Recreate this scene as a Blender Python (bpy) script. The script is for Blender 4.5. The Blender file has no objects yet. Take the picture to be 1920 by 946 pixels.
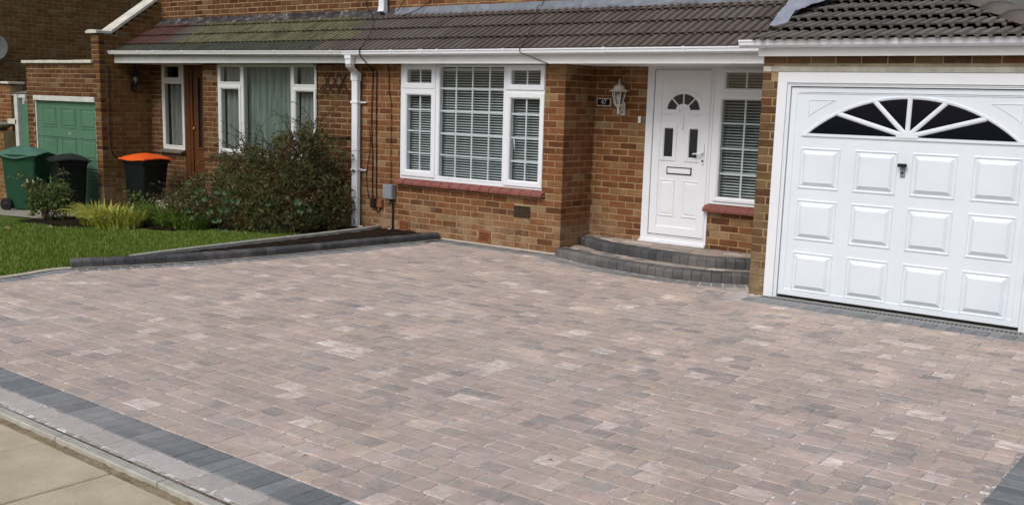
import bpy, bmesh, math, random
from mathutils import Vector, Matrix
random.seed(7)
S = bpy.context.scene
COL = S.collection
R = math.radians

# ------------------------------------------------------------------ camera
CAM_POS = (6.6435, -9.4655, 1.6861)
RX = (0.7948438, 0.60607828, 0.02987398)      # image right
DN = (0.12515885, -0.11556996, -0.98538259)   # image down
FW = (-0.59376645, 0.78696423, -0.16771613)   # view direction
FPX, CX, CY = 1911.918, 982.259, 522.238      # focal length and centre on a 1920 px wide frame
cam_data = bpy.data.cameras.new("camera")
cam = bpy.data.objects.new("camera", cam_data)
COL.objects.link(cam)
cam_data.sensor_fit = 'HORIZONTAL'
cam_data.sensor_width = 36.0
cam_data.lens = FPX / 1920 * 36
cam_data.shift_x = (960 - CX) / 1920
cam_data.shift_y = (CY - 473) / 1920
cam_data.clip_start = 0.05
cam_data.clip_end = 2000
cam.matrix_world = Matrix(((RX[0], -DN[0], -FW[0], CAM_POS[0]), (RX[1], -DN[1], -FW[1], CAM_POS[1]),
                           (RX[2], -DN[2], -FW[2], CAM_POS[2]), (0, 0, 0, 1)))
S.camera = cam


def project(p):
    d = [p[i] - CAM_POS[i] for i in range(3)]
    z = sum(FW[i] * d[i] for i in range(3))
    if z < 0.1:
        return None
    return (CX + FPX * sum(RX[i] * d[i] for i in range(3)) / z, CY + FPX * sum(DN[i] * d[i] for i in range(3)) / z, z)


# ------------------------------------------------------------------ light
SUN_EL, SUN_AZ = R(47), R(179)      # azimuth measured clockwise from +Y
world = bpy.data.worlds.new("World")
S.world = world
world.use_nodes = True
wn, wl = world.node_tree.nodes, world.node_tree.links
for n in list(wn):
    wn.remove(n)
sky = wn.new("ShaderNodeTexSky")
sky.sky_type = 'NISHITA'
sky.sun_disc = False
sky.sun_elevation = SUN_EL
sky.sun_rotation = SUN_AZ
sky.air_density = 1.0
sky.dust_density = 4.0
sky.ozone_density = 1.0
hsv = wn.new("ShaderNodeHueSaturation")
hsv.inputs['Saturation'].default_value = 1.0
bg = wn.new("ShaderNodeBackground")
bg.inputs['Strength'].default_value = 0.10
wo = wn.new("ShaderNodeOutputWorld")
wl.new(sky.outputs[0], hsv.inputs['Color'])
wl.new(hsv.outputs[0], bg.inputs['Color'])
wl.new(bg.outputs[0], wo.inputs['Surface'])
sun_data = bpy.data.lights.new("sun", 'SUN')
sun_data.energy = 1.1
sun_data.angle = R(30)
sun_data.color = (1.0, 0.985, 0.96)
sun = bpy.data.objects.new("sun", sun_data)
COL.objects.link(sun)
sdir = Vector((math.sin(SUN_AZ) * math.cos(SUN_EL), math.cos(SUN_AZ) * math.cos(SUN_EL), math.sin(SUN_EL)))
sun.rotation_euler = sdir.to_track_quat('Z', 'Y').to_euler()
S.view_settings.view_transform = 'Standard'
S.view_settings.look = 'None'
S.view_settings.exposure = 0.43
S.view_settings.gamma = 1.0
S.view_settings.use_curve_mapping = False
S.cycles.max_bounces = 6
S.cycles.transparent_max_bounces = 8
S.cycles.caustics_reflective = False
S.cycles.caustics_refractive = False


# ------------------------------------------------------------------ materials
def srgb(r, g, b):
    def f(c):
        c /= 255
        return c / 12.92 if c <= 0.04045 else ((c + 0.055) / 1.055) ** 2.4
    return (f(r), f(g), f(b), 1)


class M:
    def __init__(s, name, rough=0.7, spec=0.3):
        s.m = bpy.data.materials.new(name)
        s.m.use_nodes = True
        s.t = s.m.node_tree
        s.b = s.t.nodes['Principled BSDF']
        s.b.inputs['Roughness'].default_value = rough
        s.b.inputs['Specular IOR Level'].default_value = spec

    def n(s, t, **kw):
        nd = s.t.nodes.new(t)
        for k, v in kw.items():
            setattr(nd, k, v)
        return nd

    def l(s, a, b):
        s.t.links.new(a, b)

    def pos(s):
        return s.n('ShaderNodeNewGeometry').outputs['Position']

    def noise(s, scale, detail=4, rough=0.6, vec=None, stretch=None):
        nd = s.n('ShaderNodeTexNoise')
        nd.inputs['Scale'].default_value = scale
        nd.inputs['Detail'].default_value = detail
        nd.inputs['Roughness'].default_value = rough
        v = vec or s.pos()
        if stretch:
            mp = s.n('ShaderNodeMapping')
            mp.inputs['Scale'].default_value = stretch
            s.l(v, mp.inputs['Vector'])
            v = mp.outputs[0]
        s.l(v, nd.inputs['Vector'])
        return nd.outputs['Fac']

    def ramp(s, fac, stops, interp='LINEAR'):
        nd = s.n('ShaderNodeValToRGB')
        nd.color_ramp.interpolation = interp
        e = nd.color_ramp.elements
        while len(e) < len(stops):
            e.new(0.5)
        for el, (p, c) in zip(e, stops):
            el.position = p
            el.color = c if len(c) == 4 else (*c, 1)
        s.l(fac, nd.inputs['Fac'])
        return nd.outputs['Color']

    def mix(s, fac, a, b, mode='MIX'):
        nd = s.n('ShaderNodeMix', data_type='RGBA', blend_type=mode)
        for sock, v in ((nd.inputs[0], fac), (nd.inputs[6], a), (nd.inputs[7], b)):
            if isinstance(v, (int, float)):
                sock.default_value = v
            elif isinstance(v, tuple):
                sock.default_value = v if len(v) == 4 else (*v, 1)
            else:
                s.l(v, sock)
        return nd.outputs[2]

    def rnd(s, stuff):
        if stuff:
            return s.n('ShaderNodeNewGeometry').outputs['Random Per Island']
        return s.n('ShaderNodeObjectInfo').outputs['Random']

    def base(s, c):
        if isinstance(c, tuple):
            s.b.inputs['Base Color'].default_value = c if len(c) == 4 else (*c, 1)
        else:
            s.l(c, s.b.inputs['Base Color'])
        return s

    def bump(s, fac, strength=0.3, dist=0.01):
        nd = s.n('ShaderNodeBump')
        nd.inputs['Strength'].default_value = strength
        nd.inputs['Distance'].default_value = dist
        s.l(fac, nd.inputs['Height'])
        s.l(nd.outputs[0], s.b.inputs['Normal'])
        return s


def mat_brick(name, stops, stuff):
    m = M(name, 0.88, 0.15)
    r = m.rnd(stuff)
    c = m.ramp(r, stops, 'LINEAR')
    blotch = m.noise(9, 4)
    grain = m.noise(90, 3, 0.7)
    c = m.mix(m.ramp(blotch, [(0.35, (0, 0, 0)), (0.75, (1, 1, 1))]), c, m.mix(1.0, c, (0.62, 0.55, 0.5), 'MULTIPLY'))
    c = m.mix(m.ramp(grain, [(0.3, (0.5, 0.5, 0.5)), (0.62, (0, 0, 0))]), c, m.mix(1.0, c, (0.55, 0.5, 0.48), 'MULTIPLY'))
    lime = m.noise(3.1, 6, 0.75)
    c = m.mix(m.ramp(lime, [(0.6, (0, 0, 0)), (0.82, (0.45, 0.45, 0.45))]), c, (0.36, 0.27, 0.17))
    sx_ = m.n('ShaderNodeSeparateXYZ')
    m.l(m.pos(), sx_.inputs[0])
    mr = m.n('ShaderNodeMapRange')
    m.l(sx_.outputs['Z'], mr.inputs['Value'])
    for k_, v_ in (('From Min', 0.52), ('From Max', 0.12), ('To Min', 0.0), ('To Max', 0.75)):
        mr.inputs[k_].default_value = v_
    mu = m.n('ShaderNodeMath', operation='MULTIPLY')
    m.l(mr.outputs[0], mu.inputs[0])
    m.l(m.ramp(m.noise(2.6, 6, 0.7), [(0.42, (0, 0, 0)), (0.66, (1, 1, 1))]), mu.inputs[1])
    c = m.mix(mu.outputs[0], c, (0.34, 0.265, 0.175))
    m.base(c)
    m.bump(m.noise(60, 5, 0.7), 0.5, 0.006)
    return m.m


BRICK_STOPS = [(0.0, (0.120, 0.053, 0.027)), (0.18, (0.182, 0.078, 0.034)), (0.4, (0.236, 0.105, 0.046)),
               (0.62, (0.212, 0.092, 0.041)), (0.78, (0.258, 0.134, 0.060)), (0.92, (0.275, 0.168, 0.085)), (1.0, (0.31, 0.225, 0.135))]
NB_STOPS = [(p, (c[0] * 0.62, c[1] * 0.64, c[2] * 0.66)) for p, c in BRICK_STOPS]  # brick tones scaled darker, so the dimmer left side is in the colour
DARK_STOPS = [(p, (c[0] * 0.45 + 0.10, c[1] * 0.50 + 0.055, c[2] * 0.5 + 0.014)) for p, c in BRICK_STOPS]
OLIVE_STOPS = [(0, (0.11, 0.055, 0.03)), (0.35, (0.16, 0.10, 0.05)), (0.6, (0.20, 0.15, 0.08)), (0.8, (0.15, 0.07, 0.035)), (1, (0.23, 0.18, 0.10))]
MB = {k: (mat_brick(k, st, False), mat_brick(k + "_joined", st, True)) for k, st in
      (("brick", BRICK_STOPS), ("neighbour_brick", NB_STOPS), ("dark_brick", DARK_STOPS), ("weathered_brick", OLIVE_STOPS))}


def mat_noise(name, c1, c2, scale=12, rough=0.85, bump=0.3, bscale=80, bd=0.005, spec=0.2, stretch=None):
    m = M(name, rough, spec)
    m.base(m.ramp(m.noise(scale, 5, 0.65, stretch=stretch), [(0.3, c1), (0.7, c2)]))
    if bump:
        m.bump(m.noise(bscale, 4, 0.7, stretch=stretch), bump, bd)
    return m.m


MORTAR = mat_noise("mortar", (0.26, 0.175, 0.088), (0.42, 0.305, 0.175), 6, 0.95, 0.5, 120)
MORTAR_DARK = mat_noise("dark_mortar", (0.22, 0.16, 0.085), (0.32, 0.24, 0.135), 6, 0.95, 0.5, 120)


def mat_upvc(name, col, dirt=0.25):
    m = M(name, 0.32, 0.4)
    d = m.ramp(m.noise(4.5, 5, 0.7), [(0.5, (0, 0, 0)), (0.85, (dirt, dirt, dirt))])
    m.base(m.mix(d, col, tuple(c * 0.72 for c in col[:3])))
    m.bump(m.noise(14, 2), 0.03, 0.004)
    return m.m


UPVC = mat_upvc("white_upvc", (0.74, 0.775, 0.82))
UPVC_OLD = mat_upvc("aged_white_upvc", (0.62, 0.64, 0.63), 0.5)
FASCIA = mat_upvc("fascia_board", (0.82, 0.84, 0.85), 0.3)
GARAGE_WHITE = mat_noise("garage_door_white", (0.66, 0.725, 0.795), (0.72, 0.78, 0.84), 3, 0.42, 0.06, 240, 0.002, 0.35)
CONCRETE = mat_noise("concrete", (0.30, 0.29, 0.25), (0.46, 0.45, 0.40), 9, 0.9, 0.4, 110)
COPING = mat_noise("coping_stone", (0.42, 0.41, 0.36), (0.66, 0.65, 0.58), 7, 0.9, 0.3, 90)
LEAD = mat_noise("lead", (0.10, 0.115, 0.14), (0.20, 0.225, 0.26), 7, 0.48, 0.25, 16, 0.01, 0.5)
LEAD_BRIGHT = mat_noise("new_lead", (0.20, 0.23, 0.29), (0.30, 0.34, 0.42), 9, 0.38, 0.3, 26, 0.012, 0.5)
OLD_FLASH = M("old_mortar_flashing", 0.9, 0.1)
OLD_FLASH.base(OLD_FLASH.ramp(OLD_FLASH.noise(5, 6, 0.75), [(0.45, (0.035, 0.032, 0.034)), (0.58, (0.09, 0.085, 0.085)), (0.66, (0.34, 0.33, 0.33))]))
OLD_FLASH.bump(OLD_FLASH.noise(20, 4), 0.8, 0.02)
OLD_FLASH = OLD_FLASH.m
BLACK = mat_noise("black_plastic", (0.012, 0.013, 0.014), (0.02, 0.021, 0.022), 20, 0.5, 0.1, 60)
RUBBER = mat_noise("rubber", (0.012, 0.012, 0.012), (0.022, 0.022, 0.022), 20, 0.8, 0.2, 60)
CABLE = mat_noise("cable_sheath", (0.018, 0.010, 0.008), (0.03, 0.016, 0.012), 20, 0.7, 0)
QUARRY = mat_noise("quarry_tile", (0.15, 0.045, 0.034), (0.23, 0.085, 0.066), 11, 0.6, 0.25, 70, 0.004, 0.35)
TERRACOTTA = mat_noise("terracotta", (0.20, 0.07, 0.034), (0.28, 0.11, 0.055), 20, 0.85, 0.3, 90)
GREYBOX = mat_noise("grey_plastic", (0.20, 0.215, 0.24), (0.25, 0.265, 0.29), 8, 0.5, 0.05)
IRON = mat_noise("painted_iron", (0.030, 0.020, 0.014), (0.055, 0.034, 0.022), 16, 0.7, 0.3, 60)
GALV = mat_noise("galvanised_steel", (0.15, 0.165, 0.17), (0.24, 0.255, 0.26), 30, 0.55, 0.1, 60, 0.003, 0.5)
SOIL = mat_noise("soil", (0.012, 0.009, 0.007), (0.040, 0.028, 0.020), 14, 1.0, 1.0, 45, 0.03, 0.05)
STONE = mat_noise("pale_stone", (0.35, 0.31, 0.25), (0.5, 0.45, 0.37), 30, 0.9, 0.3, 80)
GREEN_PAINT = mat_noise("green_paint", (0.062, 0.150, 0.092), (0.088, 0.190, 0.120), 3, 0.5, 0.15, 40, 0.004, 0.3)
OFFWHITE = mat_noise("old_white_paint", (0.42, 0.44, 0.41), (0.60, 0.61, 0.58), 8, 0.7, 0.3, 60)
WOOD = mat_noise("varnished_wood", (0.060, 0.020, 0.006), (0.115, 0.042, 0.012), 10, 0.45, 0.15, 60, 0.004, 0.35, (6, 6, 0.6))
OLDWOOD = mat_noise("weathered_wood", (0.030, 0.016, 0.010), (0.060, 0.034, 0.020), 14, 0.9, 0.3, 60)
BIN_GREEN = mat_noise("green_plastic", (0.014, 0.056, 0.030), (0.020, 0.074, 0.040), 6, 0.45, 0.1, 40)
BIN_GREEN_LID = mat_noise("pale_green_plastic", (0.050, 0.125, 0.090), (0.085, 0.19, 0.14), 5, 0.5, 0.15, 30)
BIN_ORANGE = mat_noise("orange_plastic", (0.62, 0.075, 0.010), (0.78, 0.13, 0.02), 7, 0.5, 0.2, 30)
BIN_BLACK = mat_noise("charcoal_plastic", (0.004, 0.007, 0.006), (0.007, 0.010, 0.009), 8, 0.5, 0.1, 40)
LAMP_WHITE = mat_noise("white_metal", (0.55, 0.54, 0.50), (0.68, 0.67, 0.63), 20, 0.5, 0.1)
ROOM = mat_noise("room_wall", (0.10, 0.10, 0.095), (0.14, 0.14, 0.13), 2, 0.9, 0)
SLAT = mat_noise("blind_slat", (0.55, 0.60, 0.60), (0.66, 0.70, 0.70), 3, 0.5, 0)
CURTAIN = mat_noise("net_curtain", (0.10, 0.135, 0.115), (0.27, 0.32, 0.285), 3, 0.9, 0, stretch=(9, 9, 0.6))  # upright light and dark streaks paint fold shading into the cloth
CURTAIN_PALE = mat_noise("pale_net_curtain", (0.17, 0.18, 0.17), (0.30, 0.31, 0.30), 5, 0.9, 0, stretch=(9, 9, 0.6))
BLACKGLOSS = mat_noise("black_sign_face", (0.006, 0.006, 0.007), (0.01, 0.01, 0.011), 4, 0.3, 0)
UNDERLAY = mat_noise("roof_underlay", (0.010, 0.008, 0.007), (0.016, 0.013, 0.012), 6, 1.0, 0)
BLUE_SHEET = mat_noise("blue_sheet", (0.012, 0.022, 0.06), (0.10, 0.13, 0.20), 5, 0.5, 0.3, 20, 0.02, 0.3, (6, 6, 0.8))


def mat_glass(name, tint, refl=1.0):
    m = M(name)
    t = m.t
    t.nodes.remove(m.b)
    out = t.nodes['Material Output']
    tr = m.n('ShaderNodeBsdfTransparent')
    tr.inputs[0].default_value = tint
    gl = m.n('ShaderNodeBsdfGlossy')
    gl.inputs['Roughness'].default_value = 0.03
    bp = m.n('ShaderNodeBump')
    bp.inputs['Strength'].default_value = 0.04
    bp.inputs['Distance'].default_value = 0.01
    m.l(m.noise(2.2, 2), bp.inputs['Height'])
    m.l(bp.outputs[0], gl.inputs['Normal'])
    fr = m.n('ShaderNodeLayerWeight')
    fr.inputs[0].default_value = 0.5
    p5 = m.n('ShaderNodeMath', operation='POWER')
    m.l(fr.outputs['Facing'], p5.inputs[0])
    p5.inputs[1].default_value = 4.0
    ma = m.n('ShaderNodeMath', operation='MULTIPLY_ADD')
    m.l(p5.outputs[0], ma.inputs[0])
    ma.inputs[1].default_value = 0.92
    ma.inputs[2].default_value = 0.08
    mx = m.n('ShaderNodeMixShader')
    m.l(ma.outputs[0], mx.inputs[0])
    m.l(tr.outputs[0], mx.inputs[1])
    m.l(gl.outputs[0], mx.inputs[2])
    m.l(mx.outputs[0], out.inputs['Surface'])
    return m.m


GLASS = mat_glass("window_glass", (0.86, 0.91, 0.91, 1))
GLASS_DARK = M("dark_glass", 0.10, 0.28).base((0.003, 0.004, 0.010)).m
GLASS_OBSC = mat_noise("obscured_glass", (0.010, 0.011, 0.014), (0.022, 0.024, 0.028), 30, 0.25, 0.3, 60, 0.004, 0.5)


def mat_tile(name, stops, stuff=False, moss=None):
    m = M(name, 0.82, 0.25)
    c = m.ramp(m.rnd(stuff), stops)
    c = m.mix(m.ramp(m.noise(30, 4, 0.7), [(0.3, (0.45, 0.45, 0.45)), (0.6, (0, 0, 0))]), c, m.mix(1.0, c, (0.55, 0.52, 0.5), 'MULTIPLY'))
    if moss:
        f = m.ramp(m.noise(7, 6, 0.75, stretch=(1, 0.35, 0.35)), [(0.36, (0, 0, 0)), (0.62, (1, 1, 1))])
        c = m.mix(f, c, moss)
        f2 = m.ramp(m.noise(40, 3, 0.7, stretch=(1.4, 0.3, 0.3)), [(0.5, (0, 0, 0)), (0.75, (0.8, 0.8, 0.8))])
        c = m.mix(f2, c, tuple(min(1, x * 1.7) for x in moss))
    m.base(c)
    m.bump(m.noise(70, 4, 0.7), 0.4, 0.005)
    return m.m


TILE_BROWN = mat_tile("brown_roof_tile", [(0, (0.090, 0.073, 0.064)), (0.35, (0.112, 0.094, 0.083)), (0.7, (0.124, 0.100, 0.088)), (1, (0.118, 0.110, 0.103))])
TILE_GREY = mat_tile("grey_roof_tile", [(0, (0.112, 0.100, 0.087)), (0.5, (0.142, 0.128, 0.112)), (1, (0.172, 0.158, 0.140))])
TILE_RED = mat_tile("red_roof_tile", [(0, (0.085, 0.040, 0.034)), (1, (0.115, 0.056, 0.047))])
TILE_MOSS = mat_tile("mossy_roof_tile", [(0, (0.048, 0.048, 0.032)), (1, (0.080, 0.076, 0.050))], moss=(0.150, 0.146, 0.078))
TILE_EAVE = mat_tile("dark_mossy_roof_tile", [(0, (0.030, 0.033, 0.030)), (1, (0.048, 0.052, 0.045))], moss=(0.062, 0.070, 0.048))


def mat_paver(name, stops, stuff, pale=0.5, warm=True):
    m = M(name, 0.80, 0.3)
    r = m.rnd(stuff)
    c = m.ramp(r, stops)
    big = m.noise(1.1, 3, 0.6)
    if warm:
        c = m.mix(m.ramp(big, [(0.40, (0.35, 0.35, 0.35)), (0.62, (0, 0, 0))]), c, (0.42, 0.365, 0.29))
        tint = m.noise(13, 4, 0.65)
        c = m.mix(m.ramp(tint, [(0.42, (0, 0, 0)), (0.62, (0.75, 0.75, 0.75))]), c, (0.50, 0.39, 0.34))
        tint2 = m.noise(11.3, 5, 0.7, stretch=(1.0, 1.4, 1))
        c = m.mix(m.ramp(tint2, [(0.52, (0, 0, 0)), (0.68, (0.85, 0.85, 0.85))]), c, (0.355, 0.365, 0.362))
    mott = m.noise(19, 6, 0.75)
    c = m.mix(m.ramp(mott, [(0.32, (0.55, 0.55, 0.55)), (0.58, (0, 0, 0))]), c, m.mix(1.0, c, (0.66, 0.64, 0.63), 'MULTIPLY'))
    bleach = m.noise(4.3, 6, 0.72)
    c = m.mix(m.ramp(bleach, [(0.55, (0, 0, 0)), (0.74, (pale, pale, pale))]), c, (0.60, 0.555, 0.525))
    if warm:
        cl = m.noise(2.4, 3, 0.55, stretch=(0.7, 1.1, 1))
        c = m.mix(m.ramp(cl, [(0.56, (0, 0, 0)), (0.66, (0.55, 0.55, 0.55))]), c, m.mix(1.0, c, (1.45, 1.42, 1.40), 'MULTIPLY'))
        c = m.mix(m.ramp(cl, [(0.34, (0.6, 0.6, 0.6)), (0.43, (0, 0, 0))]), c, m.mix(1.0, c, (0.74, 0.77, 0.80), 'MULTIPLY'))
    dust = m.noise(0.9, 5, 0.65, stretch=(0.5, 1.3, 1))
    c = m.mix(m.ramp(dust, [(0.5, (0, 0, 0)), (0.72, (0.30, 0.30, 0.30))]), c, (0.58, 0.53, 0.49))
    spk = m.noise(230, 2, 0.5)
    c = m.mix(m.ramp(spk, [(0.35, (0.4, 0.4, 0.4)), (0.55, (0, 0, 0))]), c, m.mix(1.0, c, (0.6, 0.6, 0.6), 'MULTIPLY'))
    m.base(c)
    m.bump(m.noise(75, 5, 0.75), 0.6, 0.007)
    return m.m


PV = [(p_, (c_[0] * 1.30 + 0.012, c_[1] * 1.21 + 0.012, c_[2] * 1.17 + 0.010)) for p_, c_ in
      [(0.0, (0.185, 0.192, 0.196)), (0.07, (0.235, 0.232, 0.228)), (0.16, (0.335, 0.288, 0.258)), (0.42, (0.415, 0.358, 0.320)),
       (0.60, (0.360, 0.312, 0.277)), (0.74, (0.440, 0.366, 0.332)), (0.82, (0.275, 0.274, 0.268)), (0.89, (0.440, 0.385, 0.305)), (0.94, (0.53, 0.475, 0.44)), (1.0, (0.64, 0.60, 0.57))]]
PAVER = (mat_paver("tumbled_paver", PV, False), mat_paver("tumbled_paver_joined", PV, True))
CH = [(0, (0.165, 0.178, 0.184)), (0.5, (0.205, 0.220, 0.226)), (1, (0.255, 0.266, 0.270))]
CHARCOAL = (mat_paver("charcoal_block", CH, False, 0.10, False), mat_paver("charcoal_block_joined", CH, True, 0.10, False))
KB = [(0, (0.050, 0.052, 0.057)), (0.5, (0.066, 0.068, 0.074)), (0.85, (0.080, 0.081, 0.086)), (1, (0.10, 0.098, 0.098))]
KERBM = (mat_paver("kerb_block", KB, False, 0.08, False), mat_paver("kerb_block_joined", KB, True, 0.08, False))
PALE = [(0, (0.40, 0.37, 0.345)), (0.5, (0.47, 0.435, 0.41)), (1, (0.53, 0.49, 0.47))]
PALEP = (mat_paver("pale_block", PALE, False, 0.5, False), mat_paver("pale_block_joined", PALE, True, 0.5, False))
SAND = M("jointing_sand", 1.0, 0.1)
SAND.base(SAND.ramp(SAND.noise(17, 4, 0.7), [(0.42, (0.30, 0.265, 0.24)), (0.53, (0.46, 0.42, 0.385)), (0.63, (0.84, 0.80, 0.76))]))
SAND.bump(SAND.noise(200, 3), 0.4, 0.004)
SAND = SAND.m


def mat_leaf(name, stops, patch=None, trans=0.25, rough=0.6):
    m = M(name, rough, 0.25)
    g = m.n('ShaderNodeNewGeometry')
    c = m.ramp(g.outputs['Random Per Island'], stops)
    if patch:
        c = m.mix(m.ramp(m.noise(3.2, 4, 0.6), [(0.48, (0, 0, 0)), (0.66, (1, 1, 1))]), c, m.ramp(g.outputs['Random Per Island'], patch))
    m.base(c)
    tl = m.n('ShaderNodeBsdfTranslucent')
    m.l(c, tl.inputs[0])
    mx = m.n('ShaderNodeMixShader')
    mx.inputs[0].default_value = trans
    out = m.t.nodes['Material Output']
    m.l(m.b.outputs[0], mx.inputs[1])
    m.l(tl.outputs[0], mx.inputs[2])
    m.l(mx.outputs[0], out.inputs['Surface'])
    return m.m


LEAF_SHRUB = mat_leaf("shrub_leaf", [(0, (0.046, 0.060, 0.020)), (0.4, (0.092, 0.115, 0.036)), (0.75, (0.15, 0.165, 0.055)), (0.95, (0.14, 0.14, 0.06)), (1, (0.20, 0.15, 0.09))],
                      [(0, (0.085, 0.040, 0.022)), (0.5, (0.155, 0.075, 0.042)), (0.85, (0.14, 0.11, 0.045)), (1, (0.26, 0.16, 0.10))])
LEAF_BRAMBLE = mat_leaf("bramble_leaf", [(0, (0.030, 0.062, 0.022)), (0.6, (0.055, 0.105, 0.042)), (1, (0.10, 0.16, 0.078))])
LEAF_ROSE = mat_leaf("rose_leaf", [(0, (0.050, 0.080, 0.018)), (0.6, (0.105, 0.145, 0.040)), (0.9, (0.19, 0.22, 0.075)), (1, (0.30, 0.31, 0.14))])
LEAF_GOLD = mat_leaf("golden_grass_blade", [(0, (0.20, 0.24, 0.02)), (0.5, (0.36, 0.38, 0.05)), (0.9, (0.52, 0.50, 0.12)), (1, (0.6, 0.56, 0.24))])
LEAF_STRAP = mat_leaf("green_strap_leaf", [(0, (0.05, 0.10, 0.012)), (0.6, (0.10, 0.18, 0.022)), (1, (0.22, 0.27, 0.06))])
LEAF_DRY = mat_leaf("dry_plant_leaf", [(0, (0.07, 0.08, 0.02)), (0.5, (0.15, 0.13, 0.05)), (1, (0.26, 0.22, 0.14))])
GRASS_BLADE = mat_leaf("lawn_grass_blade", [(0, (0.075, 0.140, 0.010)), (0.5, (0.125, 0.210, 0.022)), (0.85, (0.20, 0.26, 0.042)), (1, (0.36, 0.34, 0.13))])
BARK = mat_noise("bark", (0.035, 0.022, 0.014), (0.075, 0.050, 0.034), 20, 0.95, 0.5, 60)
PETAL = mat_leaf("flower_petal", [(0, (0.6, 0.55, 0.35)), (1, (0.75, 0.72, 0.6))])


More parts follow.
